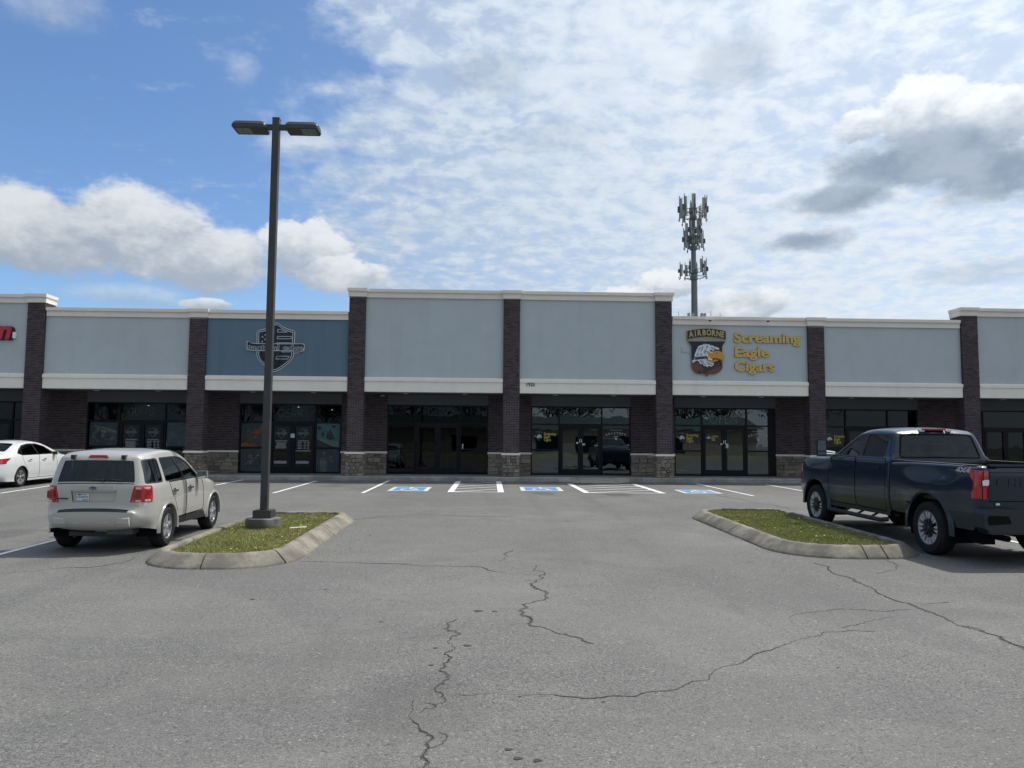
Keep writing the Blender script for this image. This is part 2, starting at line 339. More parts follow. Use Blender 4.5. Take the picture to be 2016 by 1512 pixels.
# ------------------------------------------------------------------ ground
def asphalt():
    m, g, p, o = new_mat('worn_asphalt')
    pos = g.new('ShaderNodeNewGeometry').outputs['Position']
    p2 = g.vmul(pos, (1, 1, 0))
    big = g.noise(p2, .16, 5, .6); mid = g.noise(p2, 1.1, 6, .65); fine = g.noise(p2, 55, 3, .7)
    v = g.new('ShaderNodeTexVoronoi', feature='F1'); g.put(v.inputs['Vector'], p2); v.inputs['Scale'].default_value = 95
    vr = g.new('ShaderNodeSeparateColor'); g.l.new(v.outputs['Color'], vr.inputs[0])
    v2 = g.new('ShaderNodeTexVoronoi', feature='F1'); g.put(v2.inputs['Vector'], p2); v2.inputs['Scale'].default_value = 60
    vr2 = g.new('ShaderNodeSeparateColor'); g.l.new(v2.outputs['Color'], vr2.inputs[0])
    base = g.mix(g.ss(big, .32, .68), (.158, .151, .139), (.200, .192, .177))
    base = g.mix(g.ss(mid, .3, .72), g.mix(.20, base, (.06, .06, .06)), base)
    patch = g.noise(g.vadd(p2, (13., 41., 0)), .34, 3, .5, 1.2)
    base = g.mix(g.m('MULTIPLY', g.ss(patch, .50, .56), .30), base, (.105, .104, .102))
    lane = g.noise(g.vmul(p2, (.9, .07, 1)), 1.0, 4, .55)
    base = g.mix(g.m('MULTIPLY', g.ss(lane, .50, .72), .38), base, (.085, .084, .082))
    expo = g.ss(g.noise(g.vadd(p2, (5., 3., 0)), .5, 4, .6), .3, .7, .45, 1.15)
    ag = g.m('ADD', g.m('MULTIPLY', vr.outputs[0], .62), g.m('MULTIPLY', fine, .55))
    c = g.mix(g.ss(ag, .25, .95), g.mix(g.m('MULTIPLY', expo, .42), base, (.022, .022, .022)), g.mix(g.m('MULTIPLY', expo, .18), base, (.42, .41, .38)))
    c = g.mix(g.m('MULTIPLY', g.ss(vr2.outputs[1], .955, .995), .38), c, (.40, .39, .36))
    c = g.mix(g.m('MULTIPLY', g.ss(vr2.outputs[2], .95, .99), .5), c, (.04, .04, .04))
    sp = g.new('ShaderNodeSeparateXYZ'); g.l.new(pos, sp.inputs[0])
    # driving lane worn smoother and lighter far away, oil drips in the stalls
    for (ox, oy, rx, ry, k) in [(1.95, -6.0, .45, .75, .45), (4.2, -6.2, .50, 1.1, .55), (-2.6, -6.9, .4, .5, .12), (-5.0, -2.2, .9, .5, .25), (10.0, -8.5, .8, 1.2, .12), (-8.6, -9.5, .7, 2.0, .10), (-6.1, -14.2, .5, .9, .3), (8.4, -13.0, .6, 1.0, .3), (-8.7, -15.8, .5, 1.0, .35), (-10.6, -3.2, .5, .9, .4), (-5.2, -3.4, .5, .7, .35), (12.2, -3.6, .5, .8, .35), (1.6, -13.2, 1.4, .5, .10), (-.4, -24.9, .5, .8, .22)]:
        dx = g.m('DIVIDE', g.m('SUBTRACT', sp.outputs[0], ox), rx); dy = g.m('DIVIDE', g.m('SUBTRACT', sp.outputs[1], oy), ry)
        r = g.m('ADD', g.m('SQRT', g.m('ADD', g.m('MULTIPLY', dx, dx), g.m('MULTIPLY', dy, dy))), g.m('MULTIPLY', g.m('SUBTRACT', mid, .5), 1.4))
        c = g.mix(g.m('MULTIPLY', g.ss(r, 1.1, .5), k), c, (.055, .052, .050))
    # shade of the building painted into the asphalt colour near the gutter
    c = g.mix(g.m('MULTIPLY', g.ss(g.m('ADD', sp.outputs[1], g.m('MULTIPLY', g.m('SUBTRACT', mid, .5), .8)), -1.9, -1.2), .35), c, (.07, .07, .07))
    st = g.noise(g.vmul(p2, (.25, 2.4, 1)), 1.0, 5, .6)
    c = g.mix(g.m('MULTIPLY', g.ss(st, .52, .80), .22), c, (.08, .08, .08))
    blot = g.noise(g.vadd(p2, (31., 7., 0)), 2.7, 3, .5)
    c = g.mix(g.m('MULTIPLY', g.ss(blot, .735, .77), .7), c, (.035, .035, .035))
    g.put(p.inputs['Base Color'], c); p.inputs['Roughness'].default_value = .88; p.inputs['Specular IOR Level'].default_value = .3
    b = g.new('ShaderNodeBump'); b.inputs['Strength'].default_value = .75; b.inputs['Distance'].default_value = .008
    g.put(b.inputs['Height'], g.m('ADD', g.m('MULTIPLY', v.outputs[0], -.8), g.m('MULTIPLY', fine, .8))); g.l.new(b.outputs[0], p.inputs['Normal'])
    return m
def concrete(name, c, dark=.5, sc_=1.0, streaky=False):
    m, g, p, o = new_mat(name)
    pos = g.new('ShaderNodeNewGeometry').outputs['Position']
    n = g.noise(pos, 1.3*sc_, 6, .65); n2 = g.noise(pos, 9*sc_, 5, .65); n3 = g.noise(pos, 90, 3, .6)
    if streaky: n2 = g.noise(g.vmul(pos, (1, 1, .12)), 9*sc_, 5, .65)
    c1 = g.mix(g.ss(n, .36, .64), tuple(x*dark for x in c), c)
    c1 = g.mix(g.m('MULTIPLY', g.ss(n2, .45, .75), .6), c1, tuple(x*dark*.75 for x in c))
    c1 = g.mix(g.m('MULTIPLY', g.ss(n3, .55, .8), .35), c1, tuple(min(1, x*1.3) for x in c))
    g.put(p.inputs['Base Color'], c1); p.inputs['Roughness'].default_value = .92; p.inputs['Specular IOR Level'].default_value = .25
    b = g.new('ShaderNodeBump'); b.inputs['Strength'].default_value = .5; b.inputs['Distance'].default_value = .008
    g.put(b.inputs['Height'], g.m('ADD', n3, g.m('MULTIPLY', n2, 1.5))); g.l.new(b.outputs[0], p.inputs['Normal'])
    return m
M['asphalt'] = asphalt()
M['kerb'] = concrete('kerb_concrete', (.275, .25, .205), .50, 1.1)
M['walk'] = concrete('sidewalk_concrete', (.30, .30, .28), .62)
M['gutter'] = concrete('gutter_concrete', (.20, .20, .195), .6)
M['base'] = concrete('weathered_concrete', (.20, .195, .18), .40, 2.0, True)
M['line'] = None
def line_mat(name, c, wear):
    m, g, p, o = new_mat(name)
    pos = g.new('ShaderNodeNewGeometry').outputs['Position']
    n = g.noise(pos, 26, 5, .7); n1 = g.noise(pos, 2.2, 4, .6)
    f = g.ss(g.m('ADD', n, g.m('MULTIPLY', g.m('SUBTRACT', n1, .5), .7)), .62-wear, .78-wear*.5)
    g.put(p.inputs['Base Color'], g.mix(f, c, (.16, .16, .16))); p.inputs['Roughness'].default_value = .8
    return m
M['line'] = line_mat('road_paint_white', (.70, .70, .69), .02); M['linew'] = line_mat('road_paint_worn', (.58, .58, .57), .10)
M['blue'] = line_mat('road_paint_blue', (.075, .235, .46), .05)

gm = MB()
xs = [-600, -80, -30, 30, 80, 600]; ys = [-600, -90, -50, -30, -20, 0, 60, 1200]
for y in ys:
    for x in xs: gm.v.append((x, y, gz(y) if y < 0 else 0)); gm.t.append(0)
for j in range(len(ys)-1):
    for i in range(len(xs)-1):
        a = j*len(xs)+i; gm.f.append((a, a+1, a+1+len(xs), a+len(xs))); gm.mi.append(0)
tag(gm.build('ground', M['asphalt']), 'worn grey asphalt of the parking lot', kind='structure')

sw = MB(); sw.box(-40, 40, -.16, 2.02, .0, .15)
so_ = tag(sw.build('sidewalk', M['walk']), kind='structure')
kb = MB()
def kerb_len(x0, x1):
    P = [(-.30, -.02), (-.285, .12), (-.255, .152), (-.16, .156), (-.16, -.02)]
    n = len(P); kb.add([(x0, *q) for q in P]+[(x1, *q) for q in P], [tuple(range(n)), tuple(range(2*n-1, n-1, -1))]+[(i, i+n, (i+1) % n+n, (i+1) % n) for i in range(n)])
x = -40.
while x < 40:
    x1 = x+3.0
    for a, b in ([(x, x1)] if (x1 < 3.0 or x > 5.7) else [(x, min(x1, 2.95)), (max(x, 5.75), x1)]):
        if b-a > .05: kerb_len(a+.006, b-.006)
    x = x1
tag(kb.build('kerb', M['walk'], fix=True), kind='structure')
# gutter strip
gt = MB(); gt.add([(-40, -1.05, gz(-1.05)+.004), (40, -1.05, gz(-1.05)+.004), (40, -.28, gz(-.28)+.006), (-40, -.28, gz(-.28)+.006)], [(0, 1, 2, 3)])
tag(gt.build('gutter', M['gutter']), kind='structure')
# kerb ramp with flared sides
rp = MB(); e = .012
rp.add([(3.65, -.16, .153), (5.10, -.16, .153), (5.10, -1.55, .002), (3.65, -1.55, .002)], [(3, 2, 1, 0)])
rp.add([(2.75, -.16, .157), (3.635, -.16, .153), (3.635, -1.55, .002), (2.95, -.30, -.0)], [(3, 2, 1, 0)])
rp.add([(2.75, -.16, .157), (2.95, -.30, 0.0), (2.75, -.30, .0)], [(0, 1, 2)])
rp.add([(5.115, -.16, .153), (6.0, -.16, .157), (5.75, -.30, .0), (5.115, -1.55, .002)], [(3, 2, 1, 0)])
tag(rp.build('kerb_ramp', concrete('ramp_concrete', (.34, .335, .30), .75), fix=True), kind='structure')

# painted markings
def quad(mb, pts, dz=.008, mi=0): mb.add([(x, y, gz(y)+dz) for x, y in pts], [tuple(range(len(pts)))], mi)
def stroke(mb, a, b, w, dz=.008, mi=0):
    dx, dy = b[0]-a[0], b[1]-a[1]; L = sqrt(dx*dx+dy*dy); nx, ny = -dy/L*w/2, dx/L*w/2; n = max(1, int(L/.6))
    for i in range(n):
        p = (a[0]+dx*i/n, a[1]+dy*i/n); q = (a[0]+dx*(i+1)/n, a[1]+dy*(i+1)/n)
        quad(mb, [(p[0]+nx, p[1]+ny), (p[0]-nx, p[1]-ny), (q[0]-nx, q[1]-ny), (q[0]+nx, q[1]+ny)][::-1] if nx*dy-ny*dx > 0 else [(p[0]+nx, p[1]+ny), (p[0]-nx, p[1]-ny), (q[0]-nx, q[1]-ny), (q[0]+nx, q[1]+ny)], dz, mi)
for a, b in [((-6.36, -6.5), (-6.26, -.9)), ((-3.70, -6.3), (-3.60, -.45)), ((8.12, -1.1), (8.38, -6.6)), ((10.72, -1.4), (10.95, -6.8)), ((-9.25, -6.5), (-9.12, -.45)), ((-11.9, -6.5), (-11.8, -.6)), ((13.4, -1.2), (13.6, -6.8)), ((16.1, -1.2), (16.3, -6.8)), ((18.8, -1.2), (19.0, -6.8)), ((-14.1, -7.1), (-14.55, -1.2)), ((-17.2, -6.5), (-17.3, -.9)),
             ((-7.37, -18.3), (-7.37, -12.9)), ((9.75, -18.6), (9.75, -12.4)), ((12.4, -18.6), (12.4, -12.4))]:
    mb = MB(); stroke(mb, a, b, .105); tag(mb.build('parking_line', M['line']), kind='structure')
def hatch(xl, xr, y0, y1, xl0, xr0):
    mb = MB(); stroke(mb, (xl, y1), (xl0, y0), .2); stroke(mb, (xr, y1), (xr0, y0), .2, .009)
    stroke(mb, (xl, y1+.05), (xr, y1+.05), .12, .010)
    for k in range(4):
        t = k/4.0; ya = y1+.12+(y0-y1)*(t*.86); yb = ya+1.15
        stroke(mb, (xl+.09, ya), (xr-.09, min(yb, y0)), .10, .011)
    return tag(mb.build('access_aisle_hatching', M['line']), kind='structure')
hatch(-1.02, .58, -.55, -5.75, -.93, .60); hatch(3.32, 5.75, -1.55, -5.8, 3.22, 5.62)
def access(x0, x1, y0, y1, skew, m2='blue'):
    mb = MB()
    f = lambda u, v: (x0+(x1-x0)*u+skew*v, y0+(y1-y0)*v)
    mb.add([(*f(u, v), gz(f(u, v)[1])+.008) for u, v in ((0, 0), (1, 0), (1, 1), (0, 1))], [(0, 1, 2, 3)], 0)
    mb.add([(*f(u, v), gz(f(u, v)[1])+.011) for u, v in ((.11, .10), (.89, .10), (.89, .90), (.11, .90))], [(0, 1, 2, 3)], 1)
    g2 = lambda u, v: (*f(.5+(u-.5)*.62, .5+(v-.5)*.80), 0)
    def st(pts, w):
        for a, b in zip(pts, pts[1:]):
            pa, pb = f(*a), f(*b); stroke(mb, pa, pb, w, .014, 0)
    # wheelchair symbol
    st([(.47+.17*cos(t), .36+.22*sin(t)) for t in [radians(a) for a in range(110, 372, 20)]], .09)
    st([(.50, .78), (.50, .50), (.64, .50), (.71, .27), (.76, .27)], .10); st([(.50, .66), (.64, .64)], .08)
    c_ = f(.50, .84); quad(mb, [(c_[0]+.08*cos(a), c_[1]+.09*sin(a)) for a in [k*pi/4 for k in range(8)]], .014)
    return tag(mb.build('accessible_parking_symbol', [M['linew'], M[m2]]), kind='structure')
access(-3.06, -1.77, -5.45, -3.65, .03); access(1.25, 2.65, -5.10, -3.40, .02); access(6.46, 7.70, -5.75, -4.25, .0)

# cracks
M['crumble'] = mat('crumbled_asphalt', (.122, .117, .108), 1.0, var=.35, scale=60, spec=0); M['tar'] = mat('tar_spot', (.050, .049, .047), .9, var=.6, scale=50)
M['crack'] = mat('crack_shadow', (.052, .050, .047), 1.0, var=.3, spec=0)
CR = [([(-2.7, -18.62), (-1.86, -18.73), (-1.18, -18.84), (-.6, -19.02), (-.04, -19.07), (.12, -19.36), (.34, -19.52), (.79, -19.7)], .014, .05),
 ([(.86, -19.49), (.79, -19.7), (.71, -20.11), (.72, -20.7), (.79, -20.93), (.61, -21.4), (.45, -21.79), (.44, -22.02), (.51, -22.36), (.5, -22.58), (.68, -22.78), (.81, -22.94), (.93, -23.13), (1.02, -23.24)], .020, .10),
 ([(-.25, -22.26), (-.31, -22.58), (-.2, -22.88), (-.23, -23.39), (-.26, -23.78), (-.28, -23.93), (-.27, -24.11), (-.27, -24.29), (-.33, -24.45), (-.32, -24.57), (-.28, -24.68), (-.3, -24.89), (-.41, -25.0)], .012, .12),
 ([(-.46, -24.73), (-.46, -24.91), (-.43, -25.17), (-.39, -25.22), (-.33, -25.35), (-.3, -25.47), (-.3, -25.59), (-.33, -25.70), (-.29, -25.80), (-.30, -25.95), (-.27, -26.2)], .013, .10),
 ([(-.39, -25.72), (-.34, -25.71), (-.3, -25.78), (-.28, -25.87), (-.25, -26.1)], .009, .08),
 ([(-.16, -24.64), (-.08, -24.65), (.08, -24.59), (.3, -24.64), (.52, -24.63), (.72, -24.72), (1.11, -24.68), (1.21, -24.59), (1.31, -24.57), (1.43, -24.54), (1.56, -24.4), (1.76, -24.29), (1.83, -24.13), (1.95, -23.98), (2.21, -23.78), (2.44, -23.53), (2.62, -23.39), (2.88, -23.17), (3.02, -23.07), (3.33, -22.82), (3.84, -22.8)], .008, .05),
 ([(.49, -17.5), (.39, -18.03), (.26, -18.6)], .010, .08), ([(.78, -18.91), (.73, -19.34), (.87, -19.45)], .010, .08),
 ([(5.04, -18.67), (5.0, -19.2), (5.01, -19.88), (4.93, -20.7), (4.88, -21.6), (4.86, -21.88), (4.84, -22.35), (4.79, -22.55), (4.89, -22.84), (4.94, -23.02), (4.86, -23.24), (4.88, -23.4), (4.9, -23.8)], .022, .06),
 ([(3.18, -22.23), (3.52, -21.97), (3.96, -21.79), (4.4, -21.93), (4.75, -21.84)], .007, .05),
 ([(6.27, -18.41), (6.13, -18.97), (5.53, -19.55)], .010, .05), ([(4.88, -21.6), (5.42, -21.4)], .009, .05), ([(3.56, -22.66), (3.81, -22.51), (4.36, -22.19)], .006, .05),
 ([(-6.39, -19.69), (-6.18, -19.52), (-6.0, -19.36), (-5.85, -19.24), (-5.48, -19.2), (-5.38, -19.07), (-5.22, -18.81), (-5.23, -18.27)], .012, .04),
 ([(-7.6, -13.1), (-6.9, -13.3)], .02, .03), ([(-9.0, -15.2), (-8.1, -15.35), (-7.6, -15.1)], .015, .03), ([(-4.4, -4.6), (-3.7, -4.7)], .03, .03), ([(7.3, -6.4), (7.6, -8.2), (7.9, -9.3), (8.0, -10.4)], .02, .04), ([(-2.9, -13.6), (-2.4, -12.8), (-1.4, -12.2), (.8, -12.5)], .016, .04)]
for pts, w, jit in list(CR):      # short side branches off the wider cracks
    if w < .011 or len(pts) < 5: continue
    for k in range(len(pts)//6):
        i = random.randrange(1, len(pts)-1); a = random.uniform(0, 2*pi); L = random.uniform(.10, .28); p = pts[i]
        CR.append(([p, (p[0]+L*.5*cos(a), p[1]+L*.5*sin(a)), (p[0]+L*cos(a+.5), p[1]+L*sin(a+.5))], .006, .10))
for pts, w, jit in CR:
    P = [np.array(p, float) for p in pts]
    ph = random.uniform(0, 6)
    for lvl in range(5):
        Q = [P[0]]
        for a, b in zip(P, P[1:]):
            d = b-a; L = np.linalg.norm(d)
            if L > .035: m_ = (a+b)/2+np.array([-d[1], d[0]])*random.uniform(-1, 1)*jit*2.2; Q.append(m_)
            Q.append(b)
        P = Q
    mb = MB(); vs = []; n = len(P)
    for i, p in enumerate(P):
        d = P[min(i+1, n-1)]-P[max(i-1, 0)]; d = d/max(1e-6, np.linalg.norm(d)); nn = np.array([-d[1], d[0]])
        ww = w*random.uniform(.25, .95)*(.62+.55*sin(i*.11+ph)*sin(i*.037+2*ph))*min(1, i/2+.2, (n-1-i)/2+.2)/2
        for s in (1, -1): q = p+nn*ww*s; vs.append((q[0], q[1], gz(q[1])+.005))
    mb.add(vs, [(2*i, 2*i+1, 2*i+3, 2*i+2) for i in range(n-1)], 0); v2 = []
    for i, p in enumerate(P):      # crumbled, dirty edges
        d = P[min(i+1, n-1)]-P[max(i-1, 0)]; d = d/max(1e-6, np.linalg.norm(d)); nn = np.array([-d[1], d[0]])
        for s in (1, -1): q = p+nn*w*random.uniform(.2, 1.5)*(.7+.5*sin(i*.09+ph))*s*min(1, i/2+.2, (n-1-i)/2+.2); v2.append((q[0], q[1], gz(q[1])+.003))
    mb.add(v2, [(2*i, 2*i+1, 2*i+3, 2*i+2) for i in range(n-1)], 1); tag(mb.build('pavement_crack', [M['crack'], M['crumble']]), kind='structure')
# small dark spots (gum, tar)
mb = MB()
for px, py, r in [(px_, py_, r_*.72) for px_, py_, r_ in [(-.03, -21.9, .07), (.14, -21.92, .04), (-.12, -23.3, .05), (-.40, -23.38, .03), (-.40, -23.9, .03), (.17, -25.62, .03), (.22, -25.75, .035), (.33, -25.78, .035), (.28, -24.68, .02), (.86, -24.80, .018), (6.0, -22.2, .03), (2.9, -24.0, .02), (-1.9, -20.7, .03), (-2.6, -21.3, .04), (-1.0, -22.4, .03)]]:
    quad(mb, [(px+r*(1+.4*sin(5*a+px*9))*cos(a), py+.8*r*(1+.3*cos(3*a))*sin(a)) for a in [k*pi/6 for k in range(12)]], .004)
tag(mb.build('tar_spots', M['tar']), 'small dark spots of tar and gum on the asphalt', kind='stuff')

# ------------------------------------------------------------------ shopping centre
centre = thing('shopping_center', 'long shopping strip of pale blue stucco, brown brick pilasters and dark glass storefronts', 'shopping center')
def part(mb, name, m, parent=centre, **k): return mb.build(name, m, parent, **k)
PIL = [(-24.55, -23.9), (-17.77, -17.10), (-11.54, -10.88), (-5.35, -4.70), (.76, 1.41), (6.86, 7.51), (13.04, 13.70), (19.38, 20.05), (26.1, 26.75)]
TOPB = 7.12; TOPM = 7.54; TOPL = 6.62
bays = [(-30, -24.55, TOPB), (-23.9, -17.77, TOPB), (-17.10, -11.54, TOPL), (-10.88, -5.35, TOPL), (-4.70, .76, TOPM), (1.41, 6.86, TOPM), (7.51, 13.04, TOPL), (13.70, 19.38, TOPL), (20.05, 26.1, TOPB), (26.75, 32, TOPB)]
ptop = [TOPB, TOPB, TOPL, TOPM, TOPM, TOPM, TOPL, TOPB, TOPB]
CH = .33     # cornice height
def cornice(x0, x1, top, yf, yb, ends=(0, 0)):
    mb = MB()
    mb.box(x0-.02*ends[0], x1+.02*ends[1], yf+.035, yb, top-CH, top-.145)
    mb.box(x0-.035*ends[0], x1+.035*ends[1], yf+.015, yb, top-.143, top-.12)
    mb.box(x0-.06*ends[0], x1+.06*ends[1], yf-.03, yb, top-.118, top)
    return part(mb, 'cornice', M['trim'])
for i, (x0, x1, top) in enumerate(bays):
    mb = MB(); mb.box(x0+.001, x1-.001, .12, .50, 3.47, top-.02)
    part(mb, 'wall_panel', M['panel2'] if i == 3 else M['panel'])
    mb = MB(); a, b = x0+.012, x1-.012
    mb.box(a, b, .045, .49, 3.45, 3.86); mb.box(a, b, .005, .118, 3.862, 3.985); mb.add([(a, .005, 3.985), (b, .005, 3.985), (b, .119, 4.03), (a, .119, 4.03)], [(0, 1, 2, 3)])
    part(mb, 'fascia', M['cream'])
    cornice(x0+.03, x1-.03, top-.012, .02, .60)
for i, ((x0, x1), top) in enumerate(zip(PIL, ptop)):
    e = (1, 1)
    cornice(x0-.015, x1+.015, top, -.07, .62 if i not in (1, 7) else .75, e)
rf = MB(); rf.box(-30, 32, .5, 25, 6.0, 6.15)
for x0, x1, top in ((-30, -17.2, TOPB), (-5.3, 7.45, TOPM), (19.5, 32, TOPB)):   # raised parapet returns
    rf.box(x0, x0+.25, .625, .95, 6.1, top-.03); rf.box(x1-.25, x1, .625, .95, 6.1, top-.03)
rf.box(-30, 32, 24.6, 25, 0, 6.5); rf.box(-30, -29.7, .5, 24.6, 0, 6.5); rf.box(31.7, 32, .5, 24.6, 0, 6.5)
part(rf, 'roof', M['grey'])
# soffit and beam over the shop fronts
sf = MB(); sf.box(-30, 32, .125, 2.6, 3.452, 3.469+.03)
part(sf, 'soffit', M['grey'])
mb = MB()
for x in [x for b in bays for x in ((b[0]*.72+b[1]*.28), (b[0]*.28+b[1]*.72))]:
    mb.lathe([(0, -.012), (.085, -.012), (.095, -.004), (.11, 0), (.12, .004)], 16, 'z', (x, 1.1, 3.448))
part(mb, 'recessed_light', M['trim'])

# brick pilasters
BX, BZ, JT = .2032, .0677, .010
brick_me = MB(); brick_me.bbox(0, 1, 0, 1, 0, 1, .0)
def unit_piece(name, m, jag=0.0, seed=0):
    rnd = random.Random(seed); mb = MB()
    b = .06
    mb.add([(0, 1, 0), (1, 1, 0), (1, 1, 1), (0, 1, 1), (0, .35, 0), (1, .35, 0), (1, .35, 1), (0, .35, 1),
            (b, 0, b*1.6), (1-b, 0, b*1.6), (1-b, 0, 1-b*1.6), (b, 0, 1-b*1.6)],
           [(1, 2, 6, 5), (0, 4, 7, 3), (0, 1, 5, 4), (3, 7, 6, 2), (4, 5, 9, 8), (5, 6, 10, 9), (6, 7, 11, 10), (7, 4, 8, 11), (8, 9, 10, 11)])
    if jag: mb.v = [(x+rnd.uniform(-jag, jag), y+(rnd.uniform(-.35, .25) if y == 0 else 0), z+rnd.uniform(-jag, jag)*1.5) for x, y, z in mb.v]
    return mb.mesh(name, m)
U_BRICK = unit_piece('brick', M['brick'])
U_STONES = [unit_piece('stone', M['stone'], .045, s) for s in range(6)]
def rows_bricks(x0, x1, z0, z1, pr=0):
    """running-bond courses -> list of (xa, xb, za, zb)"""
    out = []; k = 0; z = z0
    while z+BZ-JT <= z1+.001:
        x = x0 - (BX/2 if k % 2 else 0)
        while x < x1-.01:
            a, b = max(x, x0), min(x+BX-JT, x1)
            if b-a > .03: out.append((a, b, z, z+BZ-JT))
            x += BX
        z += BZ; k += 1
    return out
def rows_stones(x0, x1, z0, z1, hs=(.10, .13, .16), wmin=.13, wmax=.26):
    out = []; z = z0
    while z < z1-.03:
        h = random.choice(hs)
        if z+h > z1-.05: h = z1-z
        x = x0
        while x < x1-.02:
            w = random.uniform(wmin, wmax)
            if x+w > x1-wmin*.7: w = x1-x
            if h > .12 and random.random() < .22 and w < .3:
                out.append((x+.006, x+w-.006, z+.005, z+h*.48)); out.append((x+.006, x+w-.006, z+h*.52+.004, z+h-.005))
            else: out.append((x+.006, x+w-.006, z+.005, z+h-.005))
            x += w
        z += h
    return out
def solid_piece(mb, a, b, z0, z1, y, th, side=None, jit=0.0, bev=.004):
    """piece of masonry on the plane y (facing -y), or on x=const when side=(x, sign)"""
    y = y-random.uniform(0, jit)
    P = [(a, z0), (b, z0), (b, z1), (a, z1)]; bb = min(bev, (b-a)*.2, (z1-z0)*.2)
    Q = [(a+bb, z0+bb), (b-bb, z0+bb), (b-bb, z1-bb), (a+bb, z1-bb)]
    if side is None:
        vs = [(p[0], y+th, p[1]) for p in P]+[(p[0], y+bb, p[1]) for p in P]+[(p[0], y, p[1]) for p in Q]
    else:
        X, s = side; X += s*random.uniform(0, jit)
        vs = [(X-s*th, p[0], p[1]) for p in P]+[(X-s*bb, p[0], p[1]) for p in P]+[(X, p[0], p[1]) for p in Q]
    fs = [(0, 1, 5, 4), (1, 2, 6, 5), (2, 3, 7, 6), (3, 0, 4, 7), (4, 5, 9, 8), (5, 6, 10, 9), (6, 7, 11, 10), (7, 4, 8, 11), (8, 9, 10, 11)]
    if side is not None and side[1] < 0: fs = [f[::-1] for f in fs]
    mb.add(vs, fs)
def single(name, me, parent, a, b, z0, z1, y, th):
    o = D_.objects.new(name, me); col.objects.link(o); o.parent = parent; o.location = (a, y, z0); o.scale = (b-a, th, z1-z0); return o
nb_b = nb_s = 0
PD = .60
for i, ((x0, x1), top) in enumerate(zip(PIL, ptop)):
    zt = top-CH-.003
    core = MB(); core.box(x0+.016, x1-.016, .014, PD-.014, 1.08, zt); core.box(x0+.02, x1-.02, .0, PD-.02, .149, 1.0, mi=1)
    pil = core.build('pilaster', [M['mortar'], M['mortar2']], centre)
    cap = MB(); cap.box(x0-.05, x1+.05, -.055, PD+.05, 1.00, 1.05); cap.box(x0-.03, x1+.03, -.035, PD+.03, 1.05, 1.082)
    cap.build('stone_cap', M['trim'], pil)
    fld = MB(); br = rows_bricks(x0, x1, 1.088, zt)
    for a, b, za, zb in br:
        if i in (3, 4, 5) and nb_b < 300 and za < 3.0 and a < x1:
            single('brick', U_BRICK, pil, a, b, za, zb, .0-random.uniform(0, .003), .05); nb_b += 1
        else: solid_piece(fld, a, b, za, zb, .0, .05, jit=.004)
    for X, s in ((x0, -1), (x1, 1)):
        for a, b, za, zb in rows_bricks(.0565, PD, 1.088, zt): solid_piece(fld, a, b, za, zb, 0, .05, side=(X, s), jit=.003)
    tag(fld.build('brick_field', M['brickf'], pil), kind='stuff')
    sfl = MB()
    for a, b, za, zb in rows_stones(x0-.005, x1+.005, .152, 1.0):
        if i in (2, 3, 4, 5, 6) and nb_s < 300:
            single('stone', random.choice(U_STONES), pil, a, b, za, zb, -.022-random.uniform(0, .02), .09); nb_s += 1
        else: solid_piece(sfl, a, b, za, zb, -.022, .09, jit=.02, bev=.015)
    for X, s in ((x0, -1), (x1, 1)):
        for a, b, za, zb in rows_stones(.07, PD, .152, 1.0): solid_piece(sfl, a, b, za, zb, 0, .07, side=(X+s*.005, s), jit=.02, bev=.015)
    tag(sfl.build('stone_field', M['stonef'], pil), kind='stuff')

# recessed wall: brick piers between the shop fronts, grey stucco above the glass
YW = 2.02; SFT = 3.03
FR = [(-21.3, -18.15), (-16.33, -12.12), (-10.12, -5.90), (-4.01, .20), (2.00, 6.22), (8.08, 12.42), (14.38, 18.60), (20.3, 24.6)]
walls = []; prev = -29.9
for a, b in FR: walls.append((prev, a)); prev = b
walls.append((prev, 31.9))
for k, (x0, x1) in enumerate(walls):
    core = MB(); core.box(x0, x1, YW+.014, YW+.3, 1.08, 3.449); core.box(x0, x1, YW+.02, YW+.3, .149, 1.0, mi=1)
    rw = core.build('brick_wall', [M['mortar'], M['mortar2']], centre)
    cap = MB(); cap.box(x0-.02, x1+.02, YW-.06, YW+.1, 1.0, 1.05); cap.box(x0-.015, x1+.015, YW-.04, YW+.1, 1.05, 1.082); cap.build('stone_cap', M['trim'], rw)
    f = MB()
    for a, b, za, zb in rows_bricks(x0, x1, 1.088, 3.45): solid_piece(f, a, b, za, zb, YW, .04, jit=.003)
    tag(f.build('brick_field', M['brickf'], rw), kind='stuff')
    sfl = MB(); vis = k in (2, 3, 4, 5, 6)
    for a, b, za, zb in rows_stones(x0+.005, x1-.005, .152, 1.0, (.12, .16, .20), .2, .46):
        if vis and nb_s < 300: single('stone', random.choice(U_STONES), rw, a, b, za, zb, YW-.012-random.uniform(0, .012), .07); nb_s += 1
        else: solid_piece(sfl, a, b, za, zb, YW-.012, .07, jit=.012, bev=.01)
    if sfl.v: tag(sfl.build('stone_field', M['stonef'], rw), kind='stuff')
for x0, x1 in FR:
    mb = MB(); mb.box(x0+.002, x1-.002, YW-.03, YW+.3, SFT+.003, 3.4505); part(mb, 'header_panel', M['grey'])

